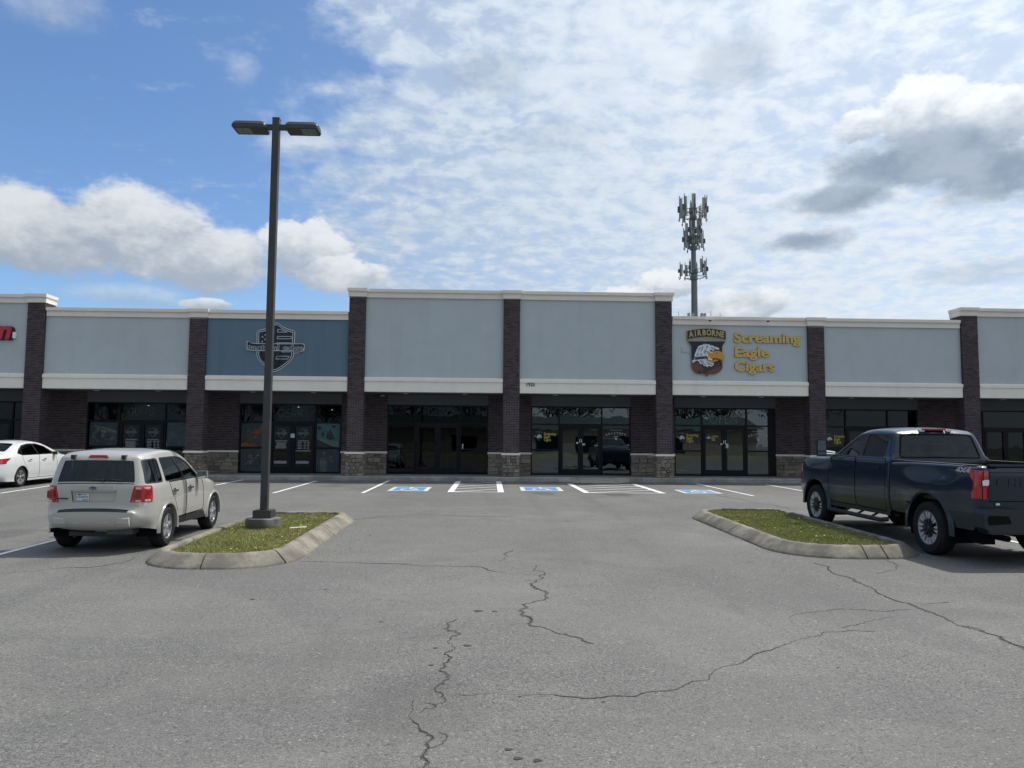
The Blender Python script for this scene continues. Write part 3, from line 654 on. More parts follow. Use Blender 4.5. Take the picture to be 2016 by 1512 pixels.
# shop fronts
YG = 2.10
def interior(x0, x1, light):
    mb = MB(); m_ = M['inside']
    X0, X1 = x0-.6, x1+.6
    mb.add([(X0, YG+.25, .155), (X1, YG+.25, .155), (X1, 9, .155), (X0, 9, .155)], [(0, 1, 2, 3)], 1)
    mb.add([(X0, 9, .155), (X1, 9, .155), (X1, 9, 3.4), (X0, 9, 3.4)], [(0, 1, 2, 3)], 0)
    mb.add([(X0, YG+.25, .155), (X0, 9, .155), (X0, 9, 3.4), (X0, YG+.25, 3.4)], [(0, 1, 2, 3)], 0)
    mb.add([(X1, YG+.25, .155), (X1, 9, .155), (X1, 9, 3.4), (X1, YG+.25, 3.4)], [(3, 2, 1, 0)], 0)
    mb.add([(X0, YG+.25, 3.4), (X1, YG+.25, 3.4), (X1, 9, 3.4), (X0, 9, 3.4)], [(3, 2, 1, 0)], 0)
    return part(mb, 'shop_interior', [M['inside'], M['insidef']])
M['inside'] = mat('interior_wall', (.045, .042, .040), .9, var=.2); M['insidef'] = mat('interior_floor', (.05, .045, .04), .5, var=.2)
def front(x0, x1, m1, m2, jl=.05, jr=.05, dark=False):
    """storefront: sidelite | double doors | sidelite, transoms over all three"""
    y0, y1 = YG-.055, YG+.055; Z0, ZT, ZM = .152, 2.27, 1.20
    fr = MB()
    def v(x, w, za=Z0, zb=SFT, yy=0): fr.box(x-w/2, x+w/2, y0-yy, y1, za, zb)
    fr.box(x0, x0+jl, y0, y1, Z0, SFT); fr.box(x1-jr, x1, y0, y1, Z0, SFT)
    v(m1, .055); v(m2, .055)
    L = [(x0+jl, m1-.0275), (m1+.0275, m2-.0275), (m2+.0275, x1-jr)]
    for k, (a, b) in enumerate(L):
        fr.box(a, b, y0+.002, y1-.002, SFT-.055, SFT-.001); fr.box(a, b, y0+.002, y1-.002, ZT-.03 if k != 1 else ZT-.06, ZT+.03)
        if k != 1: fr.box(a, b, y0+.002, y1-.002, Z0+.001, Z0+.05); fr.box(a, b, y0+.002, y1-.002, ZM-.03, ZM+.03)
    fo = fr.build('storefront_frame', M['frame'], centre)
    gm_ = M['glassdark'] if dark else M['glass']
    def pane(a, b, z0, z1, par=fo, y=YG):
        g = MB(); g.box(a+.002, b-.002, y-.004, y+.004, z0+.002, z1-.002); return g.build('pane', gm_, par)
    for k, (a, b) in enumerate(L):
        pane(a, b, ZT+.03, SFT-.055)
        if k != 1: pane(a, b, ZM+.03, ZT-.03); pane(a, b, Z0+.05, ZM-.03)
    a, b = L[1]; c = (a+b)/2
    for s, (p, q) in ((-1, (a+.02, c-.004)), (1, (c+.004, b-.02))):
        d = MB(); za, zb = Z0+.008, ZT-.064
        d.box(p, p+.105, y0-.01, y1-.02, za, zb); d.box(q-.105, q, y0-.01, y1-.02, za, zb)
        d.box(p+.105, q-.105, y0-.008, y1-.022, zb-.11, zb); d.box(p+.105, q-.105, y0-.008, y1-.022, za, za+.24)
        do = d.build('door', M['frame'], centre)
        pane(p+.105, q-.105, za+.24, zb-.11, do, YG-.015)
        h = MB(); hx = (q-.05) if s < 0 else (p+.05)
        h.tube([(hx, y0-.012, 1.02), (hx, y0-.07, 1.02), (hx-.0, y0-.075, 1.04), (hx, y0-.075, 1.30), (hx, y0-.07, 1.32), (hx, y0-.012, 1.32)], .013, 6); h.build('door_handle', M['black'], do)
        h = MB(); h.lathe([(0, -.006), (.02, -.006), (.022, 0)], 10, 'z', ((p+q)/2, y0-.012, za+.225)); h.build('lock', M['chrome'], do)
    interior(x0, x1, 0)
    return fo
MU = [(-21.2, -19.33), (-15.02, -13.16), (-8.87, -6.98), (-2.85, -.97), (3.19, 5.00), (9.26, 11.18), (15.46, 17.30), (21.48, 23.42)]
JR = [.05, .05, .05, .05, .05, .30, .05, .05]
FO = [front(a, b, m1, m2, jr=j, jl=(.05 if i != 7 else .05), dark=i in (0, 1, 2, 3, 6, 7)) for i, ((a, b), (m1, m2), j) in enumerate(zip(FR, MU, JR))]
# lit ceiling lights seen through the glass of the two gear shops
LLB = ['small light dot in the middle of the GUNS transom', 'wide lit ceiling light in the right pane beside GUNS', 'light dot low in the right pane beside GUNS, left one', 'light dot at the far right of the pane beside GUNS', 'faint light dot behind the letters of GUNS', 'wide lit ceiling light left of the word GEAR beside the pole', 'light dot at the left edge of GEAR by the pole', 'light dot under the letters of GEAR', 'wide lit ceiling light in the right transom pane beside GEAR', 'light dot low in the right transom pane beside GEAR', 'light dot at the right end of the transom beside GEAR', 'light dot high in the right transom pane beside GEAR', 'light dot high in the left pane beside GUNS']
lm = emit('shop_ceiling_light', (1.0, .97, .9), 7.0)
for k, (x, y, z, w) in enumerate([(-14.3, 6.0, 3.33, .035), (-12.55, 5.5, 3.30, .16), (-12.75, 7.5, 2.95, .035), (-12.1, 7.3, 2.9, .035), (-13.9, 7.5, 3.1, .03), (-8.35, 5.4, 3.33, .18), (-8.9, 7, 3.1, .05), (-7.4, 7.5, 3.0, .05), (-6.2, 6.5, 3.15, .16), (-6.4, 7.8, 3.0, .05), (-5.7, 7.8, 2.9, .04), (-6.3, 4.5, 3.25, .04), (-16.0, 7, 3.1, .03)]):
    mb = MB(); mb.box(x-w/2, x+w/2, y, y+.09, z, z+.018); tag(mb.build('ceiling_light', lm), LLB[k], 'light', 'lit ceiling lights inside the gear shops')

# things visible in the vacant unit and shops (seen through the glass)
mb = MB(); mb.box(-3.9, -2.85, 2.9, 3.0, .155, 1.05); mb.box(-3.2, -2.9, 3.2, 4.2, .155, 1.2)
tag(mb.build('counter', mat('old_counter', (.10, .07, .05), .6)), 'low brown counter standing inside the vacant unit by its left window', 'counter')
mb = MB(); mb.tube([(-1.9, 4.0, .155), (-1.9, 4.0, 3.38)], .12, 14)
tag(mb.build('interior_column', mat('drywall', (.28, .27, .27), .8)), 'pale round column inside the vacant unit behind the double doors', 'column')
mb = MB(); mb.box(-1.45, -.95, 3.2, 3.3, .155, 3.2); mb.box(-1.72, -1.52, 3.2, 3.3, .155, 3.2)
tag(mb.build('interior_partition', mat('drywall_brown', (.13, .11, .10), .8)), 'grey brown partition wall inside the vacant unit right of the door opening', 'partition')

# ------------------------------------------------------------------ signs
def P7(cx, cy):     # emblem drawing units (7.47 to the pixel of its survey) -> wall metres
    px = 1330+cx/7.467; py = 630+cy/7.467
    return (7.91+(px-1341)*.02073, 6.107-(py-648)*.02045+(px-1353)*.0002)
def flat(parent, name, pts, y, m, th=.006, plane=P7):
    mb = MB(); mb.prism([plane(*p) for p in pts], y-th, y, 0); return mb.build(name, m, parent)
def arc(cx, cy, r, a0, a1, n=10): return [(cx+r*cos(radians(a0+(a1-a0)*i/n)), cy-r*sin(radians(a0+(a1-a0)*i/n))) for i in range(n+1)]
YS = .118
em = thing('airborne_eagle_sign', 'shield-shaped wall sign with a black AIRBORNE tab over a cigar-smoking white eagle head', 'sign', (0, 0, 0))
def tabpoly(d):
    top = [(165-d+(560+2*d)*t, 172-(46+d*.3)*sin(pi*(t*.86+.07))/sin(pi/2)-d*.6+6) for t in [i/14 for i in range(15)]]
    bot = [(165-d+(560+2*d)*t, 296-(46)*sin(pi*(t*.9+.05))+d) for t in [i/14 for i in range(15)]]
    return top+bot[::-1]
flat(em, 'tab_border', tabpoly(8), YS-.010, M['cream2'], .05); flat(em, 'tab', tabpoly(0), YS-.062, M['black'], .006)
flat(em, 'tab_field', [(168, 298), (250, 266), (445, 248), (640, 266), (722, 298), (722, 318), (168, 318)], YS-.004, mat('sign_grey', (.28, .29, .30), .6), .03)
word = 'AIRBORNE'
for i, ch in enumerate(word):
    t = (.075, .19, .305, .435, .565, .70, .83, .945)[i]; cx = 185+t*520; cy = 268-46*sin(pi*(t*.86+.07))+6
    me = text_mesh(ch, .315, depth=.012, offset=.010); a, b = width(me); me.transform(Matrix.Translation((-(a+b)/2, 0, 0))); me.transform(Matrix.Diagonal((.80, 1.02, 1, 1)))
    me.materials.clear(); me.materials.append(M['cream2'])
    x, z = P7(cx, cy); link('letter', me, em, (x, YS-.078, z), (pi/2, (t-.5)*.26, 0))
def shield(d):
    L = [(172-d, 318-d), (205-d, 360), (222-d, 398), (222-d, 680), (240-d*.8, 730), (285-d*.6, 780+d*.6), (340, 800+d), (400, 800+d), (430, 812+d), (447, 836+d*1.4)]
    R = [(894-x, y) for x, y in L[::-1][1:]]
    return L+R
flat(em, 'shield_border', shield(7), YS-.008, M['cream2'], .05); flat(em, 'shield', shield(0), YS-.060, M['navy'], .006)
y0 = YS-.068
flat(em, 'body', [(222, 660), (235, 638), (300, 622), (345, 640), (385, 700), (420, 690), (520, 735), (560, 690), (590, 650), (630, 640), (665, 680), (676, 700), (660, 735), (612, 778), (560, 798), (500, 800), (465, 812), (447, 832), (430, 812), (390, 798), (330, 798), (270, 775), (236, 730), (222, 690)], y0, M['brown'])
for pts in ([(370, 660), (430, 690), (520, 690), (560, 640), (640, 600), (640, 640), (590, 660), (545, 705), (515, 740), (480, 745), (430, 790), (380, 780), (395, 720)], [(560, 700), (640, 655), (660, 680), (600, 700)], [(300, 770), (350, 740), (370, 790), (330, 797)]): flat(em, 'body_shade', pts, y0-.007, M['brownd'])
flat(em, 'head', [(262, 540), (280, 480), (300, 440), (318, 400), (350, 378), (400, 368), (398, 352), (418, 370), (430, 352), (452, 366), (480, 362), (495, 376), (540, 384), (560, 400), (600, 405), (628, 430), (622, 445), (580, 438), (545, 450), (548, 480), (520, 500), (440, 520), (440, 600), (545, 640), (540, 670), (505, 692), (470, 680), (450, 700), (425, 680), (400, 682), (380, 650), (350, 655), (330, 620), (300, 600), (235, 640), (232, 600), (262, 590), (330, 590), (300, 560)], y0-.008, M['feather'])
for pts in ([(330, 420), (360, 395), (345, 440), (320, 470)], [(372, 400), (398, 395), (380, 450), (358, 480)], [(400, 470), (430, 430), (440, 470), (410, 510)], [(300, 500), (322, 480), (318, 530), (290, 540)], [(350, 510), (372, 490), (372, 530), (350, 540)], [(380, 590), (400, 640), (440, 665), (400, 660), (372, 620)], [(430, 610), (470, 640), (530, 655), (520, 672), (460, 660)], [(500, 395), (545, 415), (600, 440), (545, 440), (510, 420)], [(345, 590), (365, 600), (372, 640), (350, 630)], [(440, 385), (470, 380), (455, 420), (430, 425)]): flat(em, 'feather', pts, y0-.016, M['feath2'])
flat(em, 'beak', [(440, 470), (452, 456), (476, 478), (520, 500), (545, 470), (580, 456), (630, 462), (670, 484), (694, 520), (698, 560), (688, 600), (662, 632), (650, 625), (648, 600), (600, 585), (560, 572), (520, 580), (490, 570), (470, 530)], y0-.016, M['beak'])
flat(em, 'beak_shade', [(648, 600), (600, 585), (560, 572), (520, 580), (500, 570), (560, 562), (620, 572), (668, 590), (676, 600), (662, 630)], y0-.024, M['beakd'])
flat(em, 'lower_beak', [(440, 590), (480, 625), (540, 628), (590, 608), (620, 600), (560, 582), (530, 604), (480, 604), (455, 580)], y0-.017, M['beak'])
flat(em, 'teeth', [(428, 510), (455, 502), (470, 545), (500, 572), (530, 584), (520, 600), (480, 600), (450, 570), (445, 545)], y0-.025, M['feather'])
flat(em, 'eye', [(486, 444), (520, 450), (545, 470), (520, 472), (495, 462)], y0-.025, M['navy']); flat(em, 'nostril', [(578, 492), (592, 488), (598, 498), (586, 502)], y0-.025, M['brownd'])
flat(em, 'cigar', [(272, 555), (435, 536), (462, 556), (458, 572), (276, 585)], y0-.026, M['brownd']); flat(em, 'cigar_band', [(395, 541), (435, 536), (440, 572), (400, 575)], y0-.033, M['brown'])
flat(em, 'ash', [(246, 566), (272, 556), (276, 585), (252, 592)], y0-.027, M['feath2'])
for pts in ([(75, 402), (84, 420), (92, 455), (120, 470), (190, 474), (215, 490), (228, 520), (246, 552), (236, 556), (216, 520), (192, 496), (150, 486), (105, 478), (80, 480), (86, 455)],): flat(em, 'smoke', pts, YS-.004, mat('smoke_print', (.36, .42, .46), .7), .012)

def letters(parent, s, x0, z0, size, m, xr, depth=.04, offset=.0, y=.1, m2=None, off2=.0, shear=0, nm='letter'):
    """each character its own part; string squeezed to end at xr"""
    def adv(t):
        me = text_mesh(t, size, depth, 0, shear); w = width(me)[1]; D_.meshes.remove(me); return w
    bar = adv('|'); tot = adv(s); k = (xr-x0)/tot
    for i, ch in enumerate(s):
        if ch == ' ': continue
        me = text_mesh(ch, size, depth, offset, shear); me.materials.clear(); me.materials.append(m)
        a = adv(s[:i]+'|')-bar if i else 0
        me.transform(Matrix.Diagonal((k, 1, 1, 1)))
        o = link(nm, me, parent, (x0+a*k, y, z0), (pi/2, 0, 0))
        if m2:
            me2 = text_mesh(ch, size, depth*.5, off2, shear); me2.materials.clear(); me2.materials.append(m2); me2.transform(Matrix.Diagonal((k, 1, 1, 1)))
            link(nm+'_edge', me2, o, (0, 0, -depth*.55))
sg = thing('cigar_shop_sign', 'raised gold letters reading Screaming Eagle Cigars in three lines on the pale blue wall', 'sign')
for w_, cy, cxr in (('Screaming', 328, 1824), ('Eagle', 540, 1352), ('Cigars', 750, 1432)):
    x, z = P7(850, cy); xr = P7(cxr, cy)[0]
    letters(sg, w_, x, z, .545, M['gold'], xr, .05, .017, YS-.035, M['goldd'], .027)

# tactical edge shield sign
te = thing('shield_sign', 'dark shield logo sign lettered tactical edge with white outlines on the slate blue wall', 'sign')
def PT(px, py): return (-8.19+(px-545.6)*.0199, 6.15-(py-635.0)*.02015+(px-545.6)*.0002)
def P12(cx, cy): return PT(470+cx/12.6, 620+cy/12.6)
def tshield(d):
    R = [(950, 195-d), (985, 205-d), (1100, 290-d), (1240, 355-d), (1365, 385-d), (1400+d*.6, 410-d*.6), (1415+d, 450), (1400+d, 1010), (1370+d, 1090), (1280+d, 1200+d*.3), (1130+d*.6, 1320+d*.7), (1000, 1400+d), (930, 1420+d)]
    L = [(1890-x, y) for x, y in R[::-1][1:-1]]
    return R+[(x-8, y) for x, y in L]
YT = .117
flat(te, 'outline', tshield(0), YT, M['sign_white'], .03, P12); flat(te, 'shield', tshield(-17), YT-.031, M['navy'], .005, P12)
flat(te, 'inner_outline', tshield(-46), YT-.037, M['sign_white'], .004, P12); flat(te, 'inner_shield', tshield(-62), YT-.042, M['navy'], .004, P12)
def bar(pts, w=11):
    mb = MB(); P = [P12(*p) for p in pts]+[P12(*pts[0])]
    for a, b in zip(P, P[1:]):
        dx, dz = b[0]-a[0], b[1]-a[1]; L = sqrt(dx*dx+dz*dz); nx, nz = -dz/L*w*.0016/2, dx/L*w*.0016/2
        mb.prism([(a[0]+nx, a[1]+nz), (a[0]-nx, a[1]-nz), (b[0]-nx, b[1]-nz), (b[0]+nx, b[1]+nz)], YT-.052, YT-.047)
    mb.build('stripe', M['sign_white'], te)
for pts in ([(985, 370), (1060, 370), (1225, 435), (985, 435)], [(980, 540), (1330, 540), (1325, 600), (980, 600)], [(975, 700), (1315, 700), (1310, 760), (975, 760)], [(1100, 870), (1315, 870), (1310, 925), (1110, 925)], [(985, 1030), (1295, 1030), (1245, 1100), (960, 1100)], [(985, 1190), (1150, 1190)], [(1000, 1255), (1060, 1255)],
            [(590, 870), (600, 960), (620, 1040), (650, 1085), (690, 1090)], [(940, 450), (960, 490), (935, 560), (925, 640)], [(1090, 880), (1090, 1050), (1060, 1130), (1030, 1180)], [(1040, 950), (1060, 1000), (1020, 1030), (960, 1060), (945, 1110), (960, 1150), (990, 1200), (1005, 1260), (960, 1290), (935, 1330)]):
    if pts[0] in ((985, 1190), (1000, 1255), (590, 870), (940, 450), (1090, 880), (1040, 950)): pts = pts+pts[::-1][1:-1]
    bar(pts)
for sx_, sz_ in [(685, 505), (615, 555), (683, 620), (612, 670), (755, 455), (755, 560), (760, 670), (690, 400)]:
    pts = [(sx_+(26 if k % 2 == 0 else 11)*sin(pi*k/5), sz_-(26 if k % 2 == 0 else 11)*cos(pi*k/5)) for k in range(10)]; flat(te, 'star', pts, YT-.047, M['sign_white'], .004, P12)
ban = [(238, 670), (262, 655), (345, 700), (500, 715), (1400, 720), (1620, 715), (1660, 740), (1672, 790), (1660, 890), (1630, 910), (1550, 915), (1510, 960), (1420, 965), (1390, 905), (400, 900), (270, 885), (238, 860)]
cxm = sum(p[0] for p in ban)/len(ban)
flat(te, 'banner_outline', ban, YT-.053, M['sign_white'], .004, P12)
flat(te, 'banner', [(x+(14 if x < 500 else -14 if x > 1560 else 0), y+(14 if y < 800 else -14)) for x, y in ban], YT-.058, M['navy'], .004, P12)
x, z = P12(262, 872); letters(te, 'tactical edge', x, z, .30, M['navy'], P12(1640, 872)[0], .008, .0, YT-.072, M['sign_white'], .011)

# red letter sign at the left edge and house number
rs = thing('red_letter_sign', 'red slanted letter m at the end of a shop sign with black sides', 'sign')
me = text_mesh('m', .98, .10, .035, .22); me.materials.clear(); me.materials.append(M['redsign']); a, b = width(me); me.transform(Matrix.Translation((-b, 0, 0)))
link('letter', me, rs, (-18.34, .03, 5.37), (pi/2, 0, 0))
me = text_mesh('m', .98, .10, .050, .22); me.materials.clear(); me.materials.append(M['black']); a, b = width(me); me.transform(Matrix.Translation((-b, 0, 0))); link('letter_side', me, rs, (-18.26, .09, 5.35), (pi/2, 0, 0))
mb = MB(); mb.box(-18.30, -18.18, .02, .11, 5.38, 5.62); mb.build('end_piece', M['white'], rs)
hn = thing('house_number', 'small black house number 1925 on the cream fascia', 'number')
letters(hn, '1925', 1.66, 3.73, .215, M['black'], 2.01, .02, .004, .035, nm='digit')

# window lettering and posters
def decal(label, cat='window sign', grp=None, name='window_decal'): return thing(name, label, cat, (0, 0, 0), group=grp)
YD = YG-.012
dg_ = mat('decal_gold', (.60, .50, .10), .6, var=.1); dw = mat('decal_white', (.60, .62, .63), .6, var=.1); dwd = mat('decal_grey', (.085, .10, .10), .6, var=.1); dn = mat('neon_tube_off', (.20, .22, .17), .4, var=.1)
def eagle_small(par, cx, cz, s, y):
    def pl_(u, v): return (cx+u*s, cz+v*s)
    flat(par, 'emblem_shield', [(-.13, .16), (.13, .16), (.10, .08), (.10, -.09), (.05, -.15), (0, -.18), (-.05, -.15), (-.10, -.09), (-.10, .08)], y, M['navy'], .002, pl_)
    flat(par, 'emblem_tab', [(-.13, .20), (-.06, .23), (.06, .23), (.13, .20), (.13, .17), (-.13, .17)], y, dwd, .002, pl_)
    flat(par, 'emblem_head', [(-.09, -.02), (-.07, .06), (-.02, .10), (.05, .09), (.09, .06), (.12, .01), (.11, -.06), (.08, -.02), (.02, -.03), (-.02, -.06), (-.06, -.05)], y-.003, M['sign_white'], .002, pl_)
    flat(par, 'emblem_smoke', [(-.17, .09), (-.15, .04), (-.09, .01), (-.10, -.01), (-.16, .02)], y-.003, M['sign_white'], .002, pl_)
def shop_name(label, x, z, w, y=YD, sc_=1.0, grp=None):
    d = decal(label, grp=grp); eagle_small(d, x+.21*sc_, z+.02*sc_, 1.05*sc_, y)
    for k, (t, f) in enumerate((('Screaming', 1.0), ('Eagle', .52), ('Cigars', .60))):
        text('lettering', t, .155*sc_, dg_, d, x+.42*sc_, y, z+(.10-.125*k)*sc_, wide=w*f, depth=.003, offset=.004*sc_)
shop_name('gold Screaming Eagle Cigars lettering on the left window beside the 1925 unit doors', 2.13, 1.72, .50)
shop_name('gold Screaming Eagle Cigars lettering on the left window below the big eagle sign', 8.19, 1.72, .50)
shop_name('small gold Screaming Eagle Cigars lettering on a door glass below the big eagle sign', 9.42, 1.74, .27, YD-.012, .62)
shop_name('gold Screaming Eagle Cigars lettering on the window behind the dark blue truck mirror', 14.55, 1.72, .50)
def kristoff(label, x0, x1, z):
    d = decal(label)
    for i, ch in enumerate('KRISTOFF'):
        t = (i+.5)/8; me = text_mesh(ch, .125, .003, .002); a, b = width(me); me.transform(Matrix.Translation((-(a+b)/2, 0, 0))); me.materials.clear(); me.materials.append(dw)
        link('letter', me, d, (x0+(x1-x0)*t, YD, z+.085*sin(pi*t)), (pi/2, (t-.5)*.9, 0))
    mb = MB(); c = (x0+x1)/2; mb.box(c-.26, c+.26, YD-.003, YD, z+.245, z+.257); mb.box(c-.10, c+.10, YD-.003, YD, z-.012, z-.004); mb.box(c-.09, c+.09, YD-.003, YD, z-.04, z-.025); mb.build('rule', dw, d)
    flat(d, 'crest', [(c-.03, z-.08), (c+.01, z-.07), (c+.045, z-.09), (c+.04, z-.15), (c, z-.165), (c-.04, z-.14)], YD, dw, .003, lambda a, b: (a, b))
kristoff('white arched KRISTOFF lettering on the right window of the 1925 unit', 5.18, 6.02, 1.80)
kristoff('white arched KRISTOFF lettering on the right window under the gold cigar sign', 11.28, 12.08, 1.80)
o_ = decal('large faint OPEN lettering on the transom glass above the doors under the gold cigar sign')
text('lettering', 'OPEN', .52, mat('faint_open_letters', (.10, .12, .125), .4), o_, 9.60, YD-.002, 2.37, wide=1.18, depth=.004, offset=.004)
def outline_word(word, label, x, z, w):
    d = decal(label, 'neon sign', name='neon_sign')
    me = text_mesh(word, .36, 0.0, 0.0); a, b = width(me); bpy.data.meshes.remove(me)
    # single-stroke tube letters
    ST_ = {'G': [[(.95, .78), (.75, .97), (.35, .97), (.08, .72), (.05, .3), (.3, .03), (.7, .03), (.95, .22), (.95, .5), (.6, .5)]],
           'U': [[(.05, 1), (.05, .3), (.25, .03), (.7, .03), (.92, .3), (.92, 1)]], 'N': [[(.05, 0), (.05, 1), (.9, 0), (.9, 1)]],
           'S': [[(.9, .82), (.65, .98), (.3, .98), (.1, .78), (.25, .56), (.7, .46), (.9, .24), (.7, .03), (.3, .02), (.06, .2)]],
           'E': [[(.85, 1), (.08, 1), (.08, 0), (.85, 0)], [(.08, .5), (.7, .5)]], 'A': [[(0, 0), (.48, 1), (.95, 0)], [(.2, .36), (.76, .36)]], 'R': [[(.08, 0), (.08, 1), (.65, 1), (.88, .78), (.65, .5), (.08, .5)], [(.5, .5), (.92, 0)]]}
    n = len(word); cw = w/n
    for i, ch in enumerate(word):
        mb = MB()
        for s in ST_[ch]: mb.tube([(x+i*cw+u*cw*.8, YD-.012, z+v*.30) for u, v in s], .010, 6)
        mb.build('letter', dn, d)
outline_word('GUNS', 'unlit outline GUNS letters in the transom above the left gear shop doors', -14.68, 2.50, 1.12)
outline_word('GEAR', 'unlit outline GEAR letters in the transom of the shop under the shield sign', -8.56, 2.50, 1.10)
def small_shield(par, cx, cz, s, y):
    mb = MB()
    def pl_(u, v): return (cx+u*s, y, cz+v*s)
    def line(pts, r=.008): mb.tube([pl_(*p) for p in pts], r*s/.42, 4)
    R = [(0, .5), (.12, .42), (.36, .36), (.36, -.02), (.33, -.15), (.2, -.35), (0, -.5)]
    line(R); line([(-u, v) for u, v in R]); line([(-.6, .10), (.6, .10), (.6, -.09), (-.6, -.09), (-.6, .10)]); line([(.05, .28), (.28, .28)]); line([(.05, .20), (.3, .20)]); line([(.05, -.2), (.24, -.2)]); line([(-.5, 0), (.5, 0)], .012)
    mb.build('shield_outline', dw2, par)
dw2 = mat('decal_pale', (.27, .30, .30), .6, var=.1)
for cx, tbl, lab in ((-14.52, 0, 'shield logo and notice text on the left leaf of the left gear shop doors'), (-13.63, 1, 'shield logo and hours table on the right leaf of the left gear shop doors'),
                     (-8.38, 0, 'shield logo and notice text on the left door leaf behind the lamp pole'), (-7.48, 1, 'shield logo and business hours on the right door leaf under the shield sign')):
    d = decal(lab); small_shield(d, cx, 1.80, .40, YD-.015)
    mb = MB(); z = 1.50
    if tbl:
        mb.box(cx-.22, cx+.22, YD-.018, YD-.015, 1.475, 1.52)
        for r_ in range(5):
            zz = 1.41-.062*r_
            for a, b in ((-.24, -.05), (.02, .12), (.16, .26)): mb.box(cx+a, cx+b-.01*(r_ % 2), YD-.018, YD-.015, zz, zz+.028)
        mb.box(cx-.30, cx+.30, YD-.018, YD-.015, 1.06, 1.10)
        text('lettering', 'BUSINESS HOURS', .04, M['frame'], d, cx-.20, YD-.019, 1.483, wide=.40, depth=.001)
    else:
        mb.box(cx-.20, cx+.22, YD-.018, YD-.015, 1.50, 1.518); mb.box(cx-.25, cx+.26, YD-.018, YD-.015, 1.465, 1.49)
        for r_ in range(8): mb.box(cx-.24+random.uniform(0, .05), cx+.24-random.uniform(0, .10), YD-.018, YD-.015, 1.40-.032*r_, 1.42-.032*r_)
    mb.build('notice_text', dw2, d); mb = MB(); mb.box(cx-.28, cx+.24, YD-.018, YD-.015, .55, .66)
    mb.build('notice', dw2, d)
nt = MB(); nt.box(-8.0, -7.83, YG-.075, YG-.07, 1.62, 1.79); tag(nt.build('paper_notice', M['sign_white']), 'square white paper notice taped between the two doors under the shield sign', 'notice')
nt = MB(); nt.box(9.05+1.22, 9.05+1.33, YG-.078, YG-.073, 1.33, 1.52); tag(nt.build('paper_notice', M['sign_white']), 'narrow white card on the right door leaf below the gold cigar sign', 'notice')
nt = MB(); nt.box(4.16, 4.28, YG-.078, YG-.073, 1.40, 1.48); tag(nt.build('paper_notice', M['sign_white']), 'small white card on the right door leaf of the 1925 unit', 'notice')
for cx in (4.09, 10.22):
    d = decal('two white strips and a round white sticker on the doors '+('of the 1925 unit' if cx < 5 else 'under the gold cigar sign'), 'stickers'); mb = MB()
    for dx in (-.05, .025): mb.box(cx+dx, cx+dx+.03, YG-.078, YG-.073, 1.52, 1.66)
    mb.lathe([(0, -.003), (.042, -.003), (.042, 0)], 14, 'z', (0, 0, 0)); n0 = 14*3
    for i in range(len(mb.v)-n0, len(mb.v)): v = mb.v[i]; mb.v[i] = (cx-.14+v[0], YG-.076+v[2], 1.50+v[1])
    mb.build('sticker', M['white'], d)
nt = MB(); nt.prism([(-1.42+.13*cos(a), 1.62+.13*sin(a)) for a in [pi/8+k*pi/4 for k in range(8)]], YD-.004, YD); tag(nt.build('window_sticker', mat('dull_red_sticker', (.07, .022, .028), .6)), 'faint dull red octagonal sticker on the right door of the vacant unit', 'sticker')
nt = MB(); nt.tube([(-.86, YG-.09, 1.22), (-.86, YG-.09, 1.42)], .025, 8); tag(nt.build('door_pull', M['white']), 'white door pull on the right side of the vacant unit doors', 'handle')

# window posters (generic pictures built from flat shapes)
pt_bg = mat('poster_dark_teal', (.020, .045, .055), .5, var=.5, scale=2.5); pt_gn = mat('poster_grey', (.075, .095, .095), .5, var=.5, scale=5); pt_or = mat('poster_orange', (.22, .055, .015), .5, var=.5, scale=4)
pt_tl = mat('poster_teal_sky', (.045, .135, .15), .5, var=.3, scale=1.5); pt_dk = mat('poster_dark', (.012, .022, .028), .5, var=.3); pt_sn = mat('poster_snow', (.10, .16, .165), .5, var=.4, scale=3); pt_hi = mat('poster_highlight', (.16, .17, .16), .5, var=.5, scale=9)
def poster(label, x0, x1, z0, z1, shapes, bgm):
    d = thing('window_poster', label, 'poster'); mb = MB(); mb.box(x0, x1, YD-.004, YD, z0, z1); mb.build('backing', bgm, d)
    pl_ = lambda u, v: (x0+(x1-x0)*u, z0+(z1-z0)*v)
    for k, (m_, pts) in enumerate(shapes): flat(d, 'printed_shape', pts, YD-.006-.003*k, m_, .002, pl_)
def jag(cx, cy, rx, ry, n=18, s=1):
    r = random.Random(s); return [(cx+rx*cos(2*pi*i/n)*r.uniform(.6, 1.05), cy+ry*sin(2*pi*i/n)*r.uniform(.6, 1.05)) for i in range(n)]
def barp(ax, ay, bx, by, w):
    dx, dy = bx-ax, by-ay; L = sqrt(dx*dx+dy*dy); nx, ny = -dy/L*w/2, dx/L*w/2; return [(ax+nx, ay+ny), (ax-nx, ay-ny), (bx-nx, by-ny), (bx+nx, by+ny)]
poster('dark poster of scattered pistols on the left window of the left gear shop', -16.22, -15.10, 1.24, 2.20, [(pt_gn, barp(.15, .85, .95, .55, .10)), (pt_hi, barp(.45, .78, .95, .6, .05)), (pt_gn, barp(.15, .5, .4, .78, .13)), (pt_gn, barp(.1, .45, .35, .15, .08)), (pt_hi, barp(.42, .62, .62, .58, .10)), (pt_gn, jag(.5, .45, .08, .16, 12, 2)), (mat('poster_khaki', (.11, .10, .06), .5, var=.4), [(.68, .25), (.85, .42), (.95, .3), (.8, .2)]), (pt_gn, barp(.55, .3, .75, .25, .05))], pt_bg)
